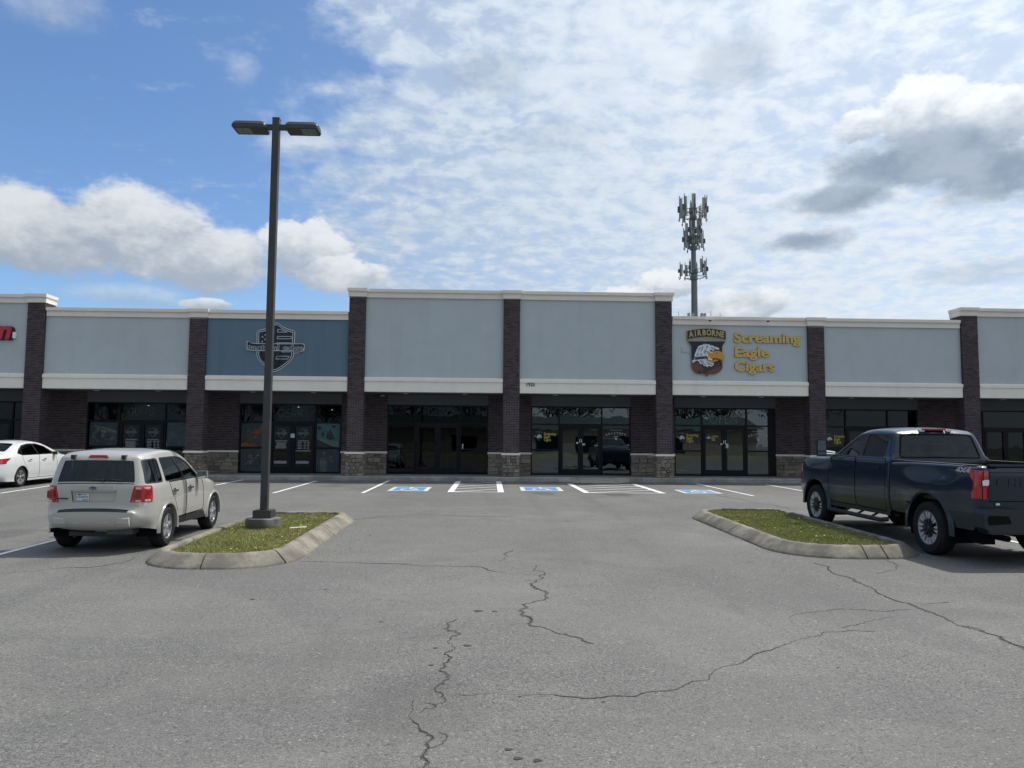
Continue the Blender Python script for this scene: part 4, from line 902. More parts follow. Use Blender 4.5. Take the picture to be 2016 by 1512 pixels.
poster('murky teal poster on the right window of the left gear shop', -13.06, -12.2, 1.24, 2.20, [(pt_gn, barp(.1, .6, .8, .7, .02)), (pt_gn, barp(.2, .75, .9, .85, .015)), (pt_gn, barp(.55, .25, .58, .5, .03)), (pt_gn, barp(.1, .45, .9, .5, .015))], mat('poster_teal_dim', (.03, .065, .075), .5, var=.5, scale=4))
poster('poster with an orange fireball on the upper left window behind the lamp pole', -10.03, -8.92, 1.24, 2.20, [(mat('poster_smoke', (.045, .043, .042), .5, var=.5, scale=4), jag(.55, .45, .45, .42, 24, 5)), (pt_or, [(.35, .58), (.55, .68), (.75, .9), (.98, .98), (.98, .7), (.8, .62), (.6, .55)]), (pt_or, [(.0, .0), (.0, .12), (.15, .2), (.3, .12), (.45, .17), (.6, .06), (.6, .0)]), (pt_or, [(.7, .05), (.75, .25), (.9, .3), (.98, .1), (.98, .05)]), (pt_hi, barp(.22, .62, .27, .7, .03)), (pt_hi, barp(.45, .42, .56, .42, .04))], pt_bg)
poster('dark poster of a helmeted soldier on the lower window left of the lamp pole', -10.03, -8.92, .22, 1.15, [(pt_gn, jag(.36, .68, .11, .10, 14, 3)), (pt_gn, jag(.38, .45, .14, .16, 16, 4)), (pt_gn, barp(.48, .5, .62, .7, .06)), (pt_hi, barp(.28, .62, .44, .60, .03)), (pt_gn, barp(.1, .25, .28, .42, .04)), (pt_gn, barp(.62, .4, .75, .2, .04)), (pt_hi, jag(.64, .72, .06, .04, 10, 6)), (pt_hi, barp(.37, .3, .40, .5, .03))], pt_bg)
poster('teal poster of a helicopter over a ridge, upper right window of the gear shop', -6.93, -5.99, 1.24, 2.22, [(pt_dk, barp(.25, .65, .5, .98, .015)), (pt_dk, jag(.27, .56, .09, .14, 14, 8)), (pt_dk, [(.4, .42), (.48, .7), (.55, .6), (.58, .8), (.66, .62), (.72, .5), (.8, .36), (.55, .30)]), (pt_dk, jag(.1, .82, .10, .10, 12, 9)), (pt_sn, [(.02, .40), (.4, .30), (.98, .22), (.98, .02), (.8, .02), (.5, .12), (.2, .26)]), (pt_dk, [(.0, .36), (.35, .18), (.8, .0), (.0, .0)]), (pt_dk, jag(.75, .88, .12, .06, 12, 3))], pt_tl)
poster('dark poster of a bearded soldier on the lower right window of the gear shop', -6.93, -5.99, .22, 1.15, [(pt_gn, jag(.34, .82, .09, .11, 14, 13)), (pt_gn, [(.2, .0), (.17, .5), (.25, .66), (.42, .66), (.5, .5), (.46, .0)]), (pt_hi, barp(.22, .55, .2, .3, .03)), (pt_hi, jag(.36, .4, .06, .12, 10, 15)), (pt_gn, jag(.62, .58, .08, .10, 12, 16)), (pt_hi, barp(.58, .72, .74, .62, .03)), (pt_hi, barp(.66, .44, .71, .54, .03)), (pt_hi, barp(.33, .1, .35, .28, .03)), (pt_hi, jag(.37, .84, .03, .05, 8, 4))], pt_bg)

# security cameras
def seccam(x, y, z, lab, white=True, s=1.0):
    d = thing('security_camera', lab, 'camera', (x, y, z)); mb = MB(); mb.box(-.09*s, .09*s, -.20*s, .02, .015, .06*s); mb.build('sunshade', M['white'], d)
    mb = MB(); mb.tube([(.0, -.18*s, 0), (0, 0, 0)], .032*s, 10); mb.build('barrel', M['black'], d); mb = MB(); mb.tube([(.03, -.02, 0), (.03, .09, -.01)], .012, 6); mb.build('bracket', M['black'], d)
seccam(8.98, -.16, 6.40, 'left of the two small security cameras on the cornice above the eagle sign'); seccam(11.33, -.16, 6.41, 'right of the two small security cameras on the cornice above the eagle sign')
seccam(-4.2, 1.92, 3.36, 'small white security camera under the soffit left of the vacant unit', s=.8); seccam(20.75, 1.95, 2.55, 'small pale camera beside the double doors at the far right edge', s=.6)

# roof rods near the tower base
for k, (x, h) in enumerate([(8.35, .22), (9.35, .18), (9.75, .30), (10.15, .18)]):
    mb = MB(); mb.tube([(x, 2.2, 6.15), (x, 2.2, 6.95+h)], .010, 5); tag(mb.build('roof_rod', M['steel']), ('shortest, leftmost', 'second', 'third and tallest', 'rightmost')[k]+' thin metal rod on the roof edge by the cell tower', 'rod', 'thin rods on the roof edge')

# ------------------------------------------------------------------ traffic islands
def rrect(x0, x1, y0, y1, rs, n=9):
    """corner radii order: front-left, front-right, back-right, back-left (front = -y); counter-clockwise"""
    out = []
    for (cx, cy, a0), r in zip(((x0, y0, 180), (x1, y0, 270), (x1, y1, 0), (x0, y1, 90)), rs):
        ccx = cx+(r if cx == x0 else -r); ccy = cy+(r if cy == y0 else -r)
        for i in range(n+1):
            a = radians(a0+90*i/n); out.append((ccx+r*cos(a), ccy+r*sin(a)))
    return out
def resample(P, step):
    P = [np.array(p) for p in P]; P.append(P[0]); out = []
    for a, b in zip(P, P[1:]):
        L = np.linalg.norm(b-a); n = max(1, int(round(L/step)))
        for i in range(n): out.append(a+(b-a)*i/n)
    return out
def inset(P, d):
    n = len(P); out = []
    for i in range(n):
        t = P[(i+1) % n]-P[i-1]; t = t/np.linalg.norm(t); out.append(P[i]+np.array([-t[1], t[0]])*d)
    return out
GRASS = []
def island(label, x0, x1, y0, y1, rs, joints, glabel):
    P = resample(rrect(x0, x1, y0, y1, rs), .12); n = len(P)
    prof = [(0.0, -.03), (.004, .010), (.018, .034), (.10, .098), (.185, .164), (.205, .176), (.23, .182), (.29, .183), (.312, .176), (.322, .158), (.326, .06)]
    rings = [inset(P, d) for d, z in prof]
    root = thing('planting_island', label, 'traffic island', (0, 0, 0))
    # nearest vertex to every joint
    js = sorted(min(range(n), key=lambda i: (P[i][0]-j[0])**2+(P[i][1]-j[1])**2) for j in joints)
    for a, b in zip(js, js[1:]+[js[0]+n]):
        mb = MB(); vs = []; m = len(prof); idx = list(range(a, b+1))
        for ii, i in enumerate(idx):
            for k, (d, z) in enumerate(prof):
                p = rings[k][i % n]; q = rings[k][(i+1) % n]
                if ii == 0: p = p+(q-p)*.10
                if ii == len(idx)-1: p = p+(rings[k][(i-1) % n]-p)*.10
                vs.append((p[0], p[1], gz(p[1])+z+.004*sin(i*1.7+k)))
        fs = [(ii*m+k, (ii+1)*m+k, (ii+1)*m+k+1, ii*m+k+1) for ii in range(len(idx)-1) for k in range(m-1)]
        fs += [tuple(range(m)), tuple((len(idx)-1)*m+k for k in range(m-1, -1, -1))]
        mb.add(vs, fs); mb.build('kerb_segment', M['kerb'], root, smooth=True, angle=40, fix=True)
    I = inset(P, .31); c = (sum(p[0] for p in I)/n, sum(p[1] for p in I)/n)
    mb = MB(); mb.add([(p[0], p[1], gz(p[1])+.105) for p in I]+[(c[0], c[1], gz(c[1])+.13)], [(i, (i+1) % n, n) for i in range(n)]); mb.build('soil', M['soil'], root)
    # seam filler under the joints
    Q = inset(P, .03); Q2 = inset(P, .30); mb = MB()
    mb.add([(p[0], p[1], gz(p[1])-.02) for p in Q]+[(p[0], p[1], gz(p[1])+.10) for p in inset(P, .2)]+[(p[0], p[1], gz(p[1])+.10) for p in Q2], [(i, (i+1) % n, n+(i+1) % n, n+i) for i in range(n)]+[(n+i, n+(i+1) % n, 2*n+(i+1) % n, 2*n+i) for i in range(n)])
    mb.build('kerb_footing', M['dark'], root)
    # grass blades
    xs_ = [p[0] for p in I]; ys_ = [p[1] for p in I]; rng = np.random.RandomState(len(glabel))
    N = 60000; X_ = rng.uniform(min(xs_), max(xs_), N); Y_ = rng.uniform(min(ys_), max(ys_), N)
    inside = np.zeros(N, bool); j = n-1
    for i in range(n):
        xi, yi = I[i]; xj, yj = I[j]
        inside ^= ((yi > Y_) != (yj > Y_)) & (X_ < (xj-xi)*(Y_-yi)/(yj-yi+1e-12)+xi); j = i
    X_, Y_ = X_[inside], Y_[inside]; N = len(X_)
    clump = np.sin(X_*5.1+1.3*np.sin(Y_*3.7))*np.cos(Y_*4.3+np.sin(X_*2.9)*1.7)
    h = rng.uniform(.016, .036, N)*(1+.45*clump)+.010; w = rng.uniform(.004, .008, N); a = rng.uniform(0, 2*pi, N); l = rng.uniform(0, .04, N); la = rng.uniform(0, 2*pi, N)
    for _ in range(40):      # taller weeds in tufts
        i = rng.randint(N); m_ = (X_-X_[i])**2+(Y_-Y_[i])**2 < rng.uniform(.02, .05)**2; h = np.where(m_, np.minimum(h*rng.uniform(1.4, 2.2), .085), h); l = np.where(m_, l*1.5, l)
    zg = .0145*np.clip(Y_, -20, 0)+.11+.02*(1-np.clip(np.hypot((X_-c[0])/1.2, (Y_-c[1])/3), 0, 1))
    V = np.zeros((N, 3, 3)); V[:, 0] = np.stack([X_-w*np.cos(a), Y_-w*np.sin(a), zg], 1); V[:, 1] = np.stack([X_+w*np.cos(a), Y_+w*np.sin(a), zg], 1); V[:, 2] = np.stack([X_+l*np.cos(la), Y_+l*np.sin(la), zg+h], 1)
    me = D_.meshes.new('grass'); me.vertices.add(3*N); me.vertices.foreach_set('co', V.ravel()); me.loops.add(3*N); me.loops.foreach_set('vertex_index', np.arange(3*N)); me.polygons.add(N); me.polygons.foreach_set('loop_start', np.arange(N)*3)
    me.update(calc_edges=True); at = me.attributes.new('tint', 'FLOAT', 'POINT'); t = np.clip(rng.uniform(0, 1, N)*.7+.3*(clump*.5+.5), 0, 1); at.data.foreach_set('value', np.repeat(t, 3))
    me.materials.append(M['grass']); g_ = link('grass', me, root); tag(g_, kind='stuff')
    # dandelions
    mb = MB()
    for k in range(26):
        i = rng.randint(N); x, y, z = X_[i], Y_[i], zg[i]+rng.uniform(.03, .07)
        mb.lathe([(0, .006), (.012, .004), (.017, 0), (.0, -.004)], 7, 'z', (x, y, z), mi=0 if rng.rand() < .97 else 1); mb.tube([(x, y, zg[i]), (x, y, z-.003)], .0025, 4, mi=2)
    tag(mb.build('dandelions', [M['yellow'], M['white'], M['stem']], root), kind='stuff')
    return root
M['soil'] = mat('soil_under_grass', (.14, .13, .06), 1.0, var=.5, scale=8)
gmat, g, p, o = new_mat('grass_blades')
at = g.new('ShaderNodeAttribute', attribute_name='tint').outputs['Fac']; cr = g.new('ShaderNodeValToRGB'); e = cr.color_ramp.elements
for i, c in enumerate([(.038, .062, .014), (.075, .110, .022), (.125, .155, .034), (.17, .165, .06), (.28, .24, .12)]):
    if i > 1: e.new(.5)
for i, (q, c) in enumerate(zip((0, .35, .62, .84, 1), [(.11, .135, .036), (.19, .225, .055), (.29, .31, .085), (.40, .36, .14), (.52, .45, .25)])): e[i].position = q; e[i].color = (*c, 1)
g.l.new(at, cr.inputs[0]); n = g.noise(g.new('ShaderNodeNewGeometry').outputs['Position'], 1.6, 4, .6)
g.put(p.inputs['Base Color'], g.mix(g.ss(n, .50, .68), cr.outputs[0], g.mix(.5, cr.outputs[0], (.46, .38, .18)))); p.inputs['Roughness'].default_value = .7
p.inputs['Subsurface Weight'].default_value = 0
M['grass'] = gmat; M['yellow'] = mat('dandelion_yellow', (.65, .48, .03), .7, var=0); M['stem'] = mat('stem_green', (.12, .14, .04), .8, var=0)
I1 = island('concrete-kerbed grass island with the lamp pole beside the silver SUV', -4.98, -2.72, -19.32, -13.15, (.95, .95, .55, .6), [(-3.9, -19.3), (-2.9, -18.8), (-2.72, -15.9), (-3.5, -13.15), (-4.98, -14.2), (-4.98, -17.6)], 'a')
I2 = island('concrete-kerbed grass island without a pole beside the dark blue pickup truck', 4.76, 7.20, -18.33, -11.95, (1.05, .85, .55, 1.0), [(6.0, -18.33), (6.38, -18.33), (4.72, -15.3), (5.6, -11.75), (7.2, -13.5), (7.2, -16.0)], 'bb')
# grit and leaf bits washed against the kerbs
mb = MB(); rg = random.Random(11)
def grit(x, y, r):
    a = rg.uniform(0, 6.28); z = gz(y)+.006; c_, s_ = cos(a)*r, sin(a)*r; mb.add([(x+c_, y+s_, z), (x-s_*.5, y+c_*.5, z+r*.5), (x-c_, y-s_, z), (x+s_*.5, y-c_*.5, z)], [(0, 1, 2, 3), (3, 2, 1, 0)], rg.choice((0, 0, 1)))
for (x0, x1, y0, y1) in ((-4.98, -2.72, -19.32, -13.15), (4.76, 7.20, -18.33, -11.95)):
    for P_ in resample(rrect(x0-.03, x1+.03, y0-.03, y1+.03, (.97, .95, .6, .8)), .05):
        if rg.random() < .55: grit(P_[0]+rg.gauss(0, .05), P_[1]+rg.gauss(0, .05), rg.uniform(.004, .014))
for _ in range(160): grit(rg.uniform(-2.7, -1.9)+rg.gauss(0, .1), rg.uniform(-18.6, -15), rg.uniform(.005, .016))
for _ in range(420): grit(rg.uniform(-14, 14), rg.uniform(-.45, -.30), rg.uniform(.006, .02))
for _ in range(500): grit(rg.uniform(-8, 8), rg.uniform(-27, -8), rg.uniform(.003, .009))
tag(mb.build('grit', [mat('grit_dark', (.05, .04, .03), 1.0), mat('grit_tan', (.30, .26, .18), 1.0)]), 'bits of gravel and dead leaf along the kerbs', kind='stuff')
lt = MB(); lt.tube([(-3.50, -16.02, gz(-16)+.155), (-3.22, -15.92, gz(-16)+.165)], .016, 7); tag(lt.build('paper_litter', M['white']), 'short white rolled piece of litter lying on the grass right of the lamp base', 'litter')
sk = MB(); sk.tube([(-4.16, -15.90, gz(-15.9)+.08), (-4.165, -15.90, gz(-15.9)+.27), (-4.185, -15.90, gz(-15.9)+.275)], .005, 5); tag(sk.build('wire_stake', M['steel']), 'thin bent wire stake in the grass before the lamp base', 'stake')

# ------------------------------------------------------------------ lamp post
LX, LY = -4.04, -15.76; gzl = gz(LY)
lp = thing('lamp_post', 'dark square twin-head parking lot lamp post on a round concrete base', 'lamp post', (LX, LY, gzl))
mb = MB(); mb.lathe([(0, .315), (.30, .315), (.318, .305), (.325, .285), (.33, .17), (.326, .165), (.332, .16), (.335, -.05)], 40, 'z'); mb.build('concrete_base', M['base'], lp, smooth=True, angle=35)
mb = MB(); mb.box(-.165, .165, -.165, .165, .315, .455); mb.box(-.13, .13, -.13, .13, .455, .461); mb.build('base_cover', M['bronze'], lp)
mb = MB(); h = .064; PT_ = 7.67-gzl; mb.box(-h, h, -h, h, .461, PT_); mb.box(-h-.004, h+.004, -h-.004, h+.004, PT_, PT_+.02)
pole = mb.build('pole', M['bronze'], lp)
mb = MB(); mb.box(-.035, .035, -h-.012, -h-.001, .56, .72); mb.box(-.03, .03, -h-.016, -h-.012, .575, .705); mb.build('hand_hole_cover', M['bronze'], pole)
def head(sgn):
    za = 7.46-gzl
    mb = MB(); mb.box(min(sgn*h, sgn*.28), max(sgn*h, sgn*.28), -.03, .03, za+.005, za+.105); mb.build('arm', M['bronze'], lp)
    x0, x1 = sgn*(.17 if sgn < 0 else .20), sgn*(.80 if sgn < 0 else .82); a, b = min(x0, x1), max(x0, x1)
    mb = MB(); W_ = .19
    def ring(x, wd, zt_, zb_): return [(x, -wd, zb_), (x, wd, zb_), (x, wd, zb_+(zt_-zb_)*.45), (x, wd*.78, zt_-.015), (x, wd*.5, zt_), (x, -wd*.5, zt_), (x, -wd*.78, zt_-.015), (x, -wd, zb_+(zt_-zb_)*.45)]
    st = [(a, .165, za+.085, za-.005), (a+.025, .185, za+.11, za-.012), (a+.08, W_, za+.13, za-.012), (b-.08, W_, za+.13, za-.012), (b-.025, .185, za+.11, za-.012), (b, .165, za+.085, za-.005)]
    vs = [v for s in st for v in ring(*s)]; fs = [tuple(range(7, -1, -1)), tuple((len(st)-1)*8+k for k in range(8))]
    for i in range(len(st)-1):
        for k in range(8): fs.append((i*8+k, i*8+(k+1) % 8, (i+1)*8+(k+1) % 8, (i+1)*8+k))
    mb.add(vs, fs); hd = mb.build('lamp_head', M['bronze'], lp, fix=True, smooth=True, angle=30)
    mb = MB(); mb.box(a+.02, b-.02, -W_-.006, W_+.006, za-.022, za+.012)
    mb.build('door_frame', M['bronze'], hd)
    c = (a+b)/2; mb = MB(); q0, q1 = (c-.02+sgn*.0, b-.05) if sgn > 0 else (a+.05, c+.02)
    mb.box(q0, q1, -.14, .14, za-.026, za-.0225); mb.build('lens', M['lens'], hd)
M['lens'] = mat('lamp_lens', (.16, .19, .20), .25, var=.3, scale=12)
head(-1); head(1)

# ------------------------------------------------------------------ cell tower
TX, TY = 20.9, 45.0
tw = thing('cell_tower', 'tall grey-green monopole cell tower with three rings of panel antennas behind the roof', 'cell tower', (TX, TY, 0))
mb = MB(); mb.tube([(0, 0, 0), (0, 0, 10), (0, 0, 20), (0, 0, 25.6)], .36, 20, r1=.19); mb.build('pole', M['steel'], tw, smooth=True, angle=40)
rr = random.Random(4)
def ring_level(z, R, n, hgt, wd, ph=0, arms=True, extra=0.0):
    if arms:
        mb = MB()
        for k in range(3):
            a = ph+2*pi*k/3; mb.tube([(0, 0, z), (R*.8*cos(a), R*.8*sin(a), z)], .055, 5); mb.tube([(0, 0, z-.7), (R*.8*cos(a), R*.8*sin(a), z-.7)], .04, 5)
            for zz in (z+.05, z-.65):
                b1, b2 = a-pi/3.1, a+pi/3.1
                mb.tube([(R*cos(b1), R*sin(b1), zz), (R*cos(a)*.82, R*sin(a)*.82, zz), (R*cos(b2), R*sin(b2), zz)], .04, 5)
        mb.lathe([(.24, -.25), (.42, -.25), (.42, .25), (.24, .25)], 12, 'z', (0, 0, z)); mb.lathe([(.24, -.2), (.38, -.2), (.38, .15), (.24, .15)], 12, 'z', (0, 0, z-.7))
        mb.build('platform', M['steel'], tw)
    for k in range(n):
        a = ph+2*pi*(k+.5)/n+rr.uniform(-.08, .08); hh = hgt*rr.uniform(.8, 1.12); R2 = R*rr.uniform(.92, 1.06); zc_ = z+rr.uniform(-.15, .35)+extra
        mb = MB(); mb.box(-wd/2, wd/2, -.09, .09, -hh/2, hh/2)
        o = mb.build('panel_antenna', M['antenna'], tw, loc=(R2*cos(a), R2*sin(a), zc_), rot=(rr.uniform(-.03, .05), 0, a+pi/2))
        mb = MB(); mb.tube([(0, -.16, -hh/2-.35), (0, -.16, hh/2+.25)], .04, 5); mb.box(-.10, .10, -.34, -.2, -hh*.22, hh*.08)
        mb.tube([(.05, -.1, -hh/2), (.12, -.14, -hh/2-.3), (.02, -.2, -hh/2-.42), (-.05, -.3, -hh/2-.1)], .025, 4)
        mb.build('mount_pipe', M['steeld'], o)
M['steeld'] = mat('dark_mount_steel', (.09, .10, .10), .6, .3, var=.2)
ring_level(24.9, 1.18, 8, 1.9, .25, .3); ring_level(22.9, .66, 5, 1.7, .20, .9); ring_level(21.8, .80, 5, 1.5, .24, .1)
ring_level(18.75, 1.16, 6, 1.4, .24, .55)
mb = MB(); mb.box(-.18, .18, -.35, -.17, 24.7, 27.0-.4); mb.build('panel_antenna', M['antenna'], tw)
mb = MB(); mb.tube([(.29, -.2, 8), (.26, -.18, 18.2)], .035, 5); mb.tube([(-.30, -.15, 8), (-.24, -.12, 21)], .03, 5); mb.build('cable_run', M['steeld'], tw)
mb = MB()
for x in (-.75, -.3, .55, .85): mb.box(x-.10, x+.10, -.9, -.6, 13.6, 14.35)
mb.tube([(-1.0, -.6, 14.0), (1.1, -.6, 14.0)], .05, 5); mb.build('equipment_box', M['antenna'], tw)

# ------------------------------------------------------------------ vehicles
def chaikin(P, it=2):
    P = [np.array(p, float) for p in P]
    for _ in range(it):
        Q = [P[0]]
        for a, b in zip(P, P[1:]): Q += [a*.75+b*.25, a*.25+b*.75]
        Q.append(P[-1]); P = Q
    return P
def dens(P, step):
    out = []
    for a, b in zip(P, P[1:]):
        a = np.array(a, float); b = np.array(b, float)
        L = np.linalg.norm(b-a); n = max(1, int(math.ceil(L/step)))
        for i in range(n): out.append(a+(b-a)*i/n)
    out.append(np.array(P[-1], float)); return out
def segdist(P, poly):
    """distance of points (n,2) to an open polyline"""
    P = np.asarray(P)[:, None, :]; A = np.asarray(poly[:-1])[None]; B = np.asarray(poly[1:])[None]
    d = B-A; t = np.clip(((P-A)*d).sum(2)/np.maximum((d*d).sum(2), 1e-12), 0, 1); q = A+d*t[..., None]
    return np.sqrt(((P-q)**2).sum(2)).min(1)
def inpoly(P, poly):
    P = np.asarray(P); x, y = P[:, 0], P[:, 1]; r = np.zeros(len(P), bool); j = len(poly)-1
    for i in range(len(poly)):
        xi, yi = poly[i]; xj, yj = poly[j]
        r ^= ((yi > y) != (yj > y)) & (x < (xj-xi)*(y-yi)/(yj-yi+1e-12)+xi); j = i
    return r
def rounded(poly, r=.04, n=3):
    out = []; m = len(poly)
    for i in range(m):
        p = np.array(poly[i], float); a = np.array(poly[i-1], float)-p; b = np.array(poly[(i+1) % m], float)-p
        la, lb = np.linalg.norm(a), np.linalg.norm(b); rr_ = min(r, la*.45, lb*.45); s = p+a/la*rr_; e_ = p+b/lb*rr_
        for k in range(n+1):
            t = k/n; out.append(tuple((1-t)**2*s+2*t*(1-t)*p+t*t*e_))
    return out
def triangulate(outer, regions, step, extra=()):
    pts = []; edges = []
    def loop(poly):
        b = len(pts)
        for q in poly: pts.append(Vector((float(q[0]), float(q[1]))))
        n = len(poly)
        for i in range(n): edges.append((b+i, b+(i+1) % n))
    loop(outer)
    for _, poly in regions: loop([tuple(q) for q in dens(list(poly)+[poly[0]], step*1.2)[:-1]])
    o = np.array([tuple(q) for q in outer]); x0, y0 = o.min(0); x1, y1 = o.max(0)
    gx, gy = np.meshgrid(np.arange(x0+step/2, x1, step), np.arange(y0+step/2, y1, step)); G_ = np.stack([gx.ravel(), gy.ravel()], 1)
    G_ = G_[inpoly(G_, o)]; dd = segdist(G_, [*o, o[0]]); G_ = G_[dd > step*.45]
    for q in G_: pts.append(Vector((float(q[0]), float(q[1]))))
    for q in extra: pts.append(Vector((float(q[0]), float(q[1]))))
    v, e, f, *_ = delaunay_2d_cdt(pts, edges, [], 0, 1e-5)
    V = np.array([(q.x, q.y) for q in v]); F = np.array([tuple(t) for t in f if len(t) == 3]); C_ = V[F].mean(1)
    keep = inpoly(C_, o); F = F[keep]; C_ = C_[keep]
    lab = np.zeros(len(F), int)-1
    for k, (_, poly) in enumerate(regions): m_ = inpoly(C_, list(poly)) & (lab < 0); lab[m_] = k
    return V, F, lab
class Shell:
    """car body: side panels from a side-view outline, cross-car strip along its top profile"""
    def __init__(s, prof, bottom, W, r, it=2, step=.07, crown=.03):
        s.prof = dens(chaikin(prof, it), .05); s.W = W; s.r = r; s.step = step; s.crown = crown
        s.outer = [tuple(p) for p in s.prof]+[tuple(p) for p in dens(bottom, .05)]
        s.acc = {}
    def halfw(s, P):
        P = np.asarray(P, float); d = segdist(P, s.prof); r = s.r
        if callable(r): r = r(P[:, 0], P[:, 1])
        dd = np.clip(d, 0, r); return s.W(P[:, 0], P[:, 1])-(r-np.sqrt(np.maximum(r*r-(r-dd)**2, 0)))
    def _add(s, key, V, F, flip):
        L = s.acc.setdefault(key, MB()); used = np.unique(F); mp = {u: i for i, u in enumerate(used)}
        L.add([tuple(V[u]) for u in used], [tuple(mp[i] for i in (f[::-1] if flip else f)) for f in F])
    def side(s, regions, offs, sides=(-1, 1)):
        # extra rings of points close to the rounded edge
        ex = []; P = s.prof
        for i in range(1, len(P)-1):
            t = P[i+1]-P[i-1]; t = t/np.linalg.norm(t); n = np.array([t[1], -t[0]])
            for d in (.006, .022, .05): ex.append(P[i]+n*d)
        ex = np.array(ex); ex = ex[inpoly(ex, s.outer)]
        V, F, lab = triangulate(s.outer, regions, s.step, ex)
        hw = s.halfw(V)
        for k in range(-1, len(regions)):
            m = lab == k
            if not m.any(): continue
            name = 'body' if k < 0 else regions[k][0]; off = offs.get(name, 0)
            for sg_ in sides:
                V3 = np.stack([sg_*(hw+off), V[:, 0], V[:, 1]], 1); key = name if name == 'body' else name+('_L' if sg_ < 0 else '_R')
                a, b, c = V3[F[m][0]]; nx = np.cross(b-a, c-a)[0]
                s._add(key, V3, F[m], nx*sg_ < 0)
    def strip(s, regions_rear, regions_front, offs, i0=0, i1=None):
        P = np.array(s.prof[i0:i1]); S = np.concatenate([[0], np.cumsum(np.linalg.norm(np.diff(P, axis=0), axis=1))])
        we = s.halfw(P)
        ztop = P[:, 1].argmax()
        def s_rear(z): return float(np.interp(z, np.maximum.accumulate(P[:ztop+1, 1]), S[:ztop+1]))
        def s_front(z): q = np.maximum.accumulate(P[ztop:, 1][::-1])[::-1]; return float(np.interp(-z, -q, S[ztop:]))
        regs = []
        for nm, poly in regions_rear: regs.append((nm, [(x, s_rear(z)) for x, z in dens(list(poly)+[poly[0]], .06)[:-1]]))
        for nm, poly in regions_front: regs.append((nm, [(x, s_front(z)) for x, z in dens(list(poly)+[poly[0]], .06)[:-1]]))
        outer = [(-we[i], S[i]) for i in range(len(S))]+[(x, S[-1]) for x in np.linspace(-we[-1], we[-1], 24)[1:-1]]+[(we[i], S[i]) for i in range(len(S)-1, -1, -1)]+[(x, S[0]) for x in np.linspace(we[0], -we[0], 24)[1:-1]]
        V, F, lab = triangulate(outer, regs, s.step)
        def pos(V, off):
            y = np.interp(V[:, 1], S, P[:, 0]); z = np.interp(V[:, 1], S, P[:, 1]); w = np.interp(V[:, 1], S, we)
            ty = np.interp(V[:, 1]+.03, S, P[:, 0])-np.interp(V[:, 1]-.03, S, P[:, 0]); tz = np.interp(V[:, 1]+.03, S, P[:, 1])-np.interp(V[:, 1]-.03, S, P[:, 1])
            L = np.sqrt(ty*ty+tz*tz)+1e-9; ny, nz = -tz/L, ty/L
            cr_ = s.crown(y, z) if callable(s.crown) else s.crown
            u = np.clip(np.abs(V[:, 0])/np.maximum(w, .01), 0, 1); b = cr_*(1-u**2.6)+off
            return np.stack([V[:, 0], y+ny*b, z+nz*b], 1)
        for k in range(-1, len(regs)):
            m = lab == k
            if not m.any(): continue
            name = 'body' if k < 0 else regs[k][0]; V3 = pos(V, offs.get(name, 0)); T = F[m]
            a, b, c = V3[T[len(T)//2]]; nrm = np.cross(b-a, c-a); ctr = (a+b+c)/3-np.array([0, (P[:, 0].max()+P[:, 0].min())/2, .7])
            s._add(name, V3, T, nrm @ ctr < 0)
        s.pos = pos; s.s_rear = s_rear
    def build(s, table, parent):
        """table: key -> (object name, material)"""
        out = {}
        for key, mb in s.acc.items():
            nm, m = table.get(key) or table[key[:-2]]
            me = mb.mesh(nm, m, True)
            bm = bmesh.new(); bm.from_mesh(me); bmesh.ops.remove_doubles(bm, verts=bm.verts, dist=.0006); bm.to_mesh(me); bm.free()
            me.set_sharp_from_angle(angle=radians(52)); out[key] = link(nm, me, parent)
        return out
def arch(cy, cz, r, z0, n=16, front_first=True):
    a = math.asin((z0-cz)/r); A = np.linspace(a, pi-a, n); return [(cy+r*cos(t), cz+r*sin(t)) for t in A]
def flare(r0, r1, cy, cz, xi, xo, a0, a1, n=22):
    """raised lip around a wheel arch, on the +x side"""
    mb = MB(); vs = []; fs = []
    for i in range(n+1):
        a = radians(a0+(a1-a0)*i/n); c, s_ = cos(a), sin(a)
        for (r, x) in ((r0, xi-.06), (r0, xo), (r0+(r1-r0)*.6, xo+.004), (r1, xi)): vs.append((x, cy+r*c, cz+r*s_))
    for i in range(n):
        for k in range(3): fs.append((i*4+k, (i+1)*4+k, (i+1)*4+k+1, i*4+k+1))
    mb.add(vs, fs); return mb
def mirror_mb(mb): m = MB(); m.v = [(-x, y, z) for x, y, z in mb.v]; m.f = [f[::-1] for f in mb.f]; m.mi = list(mb.mi); m.t = list(mb.t); return m
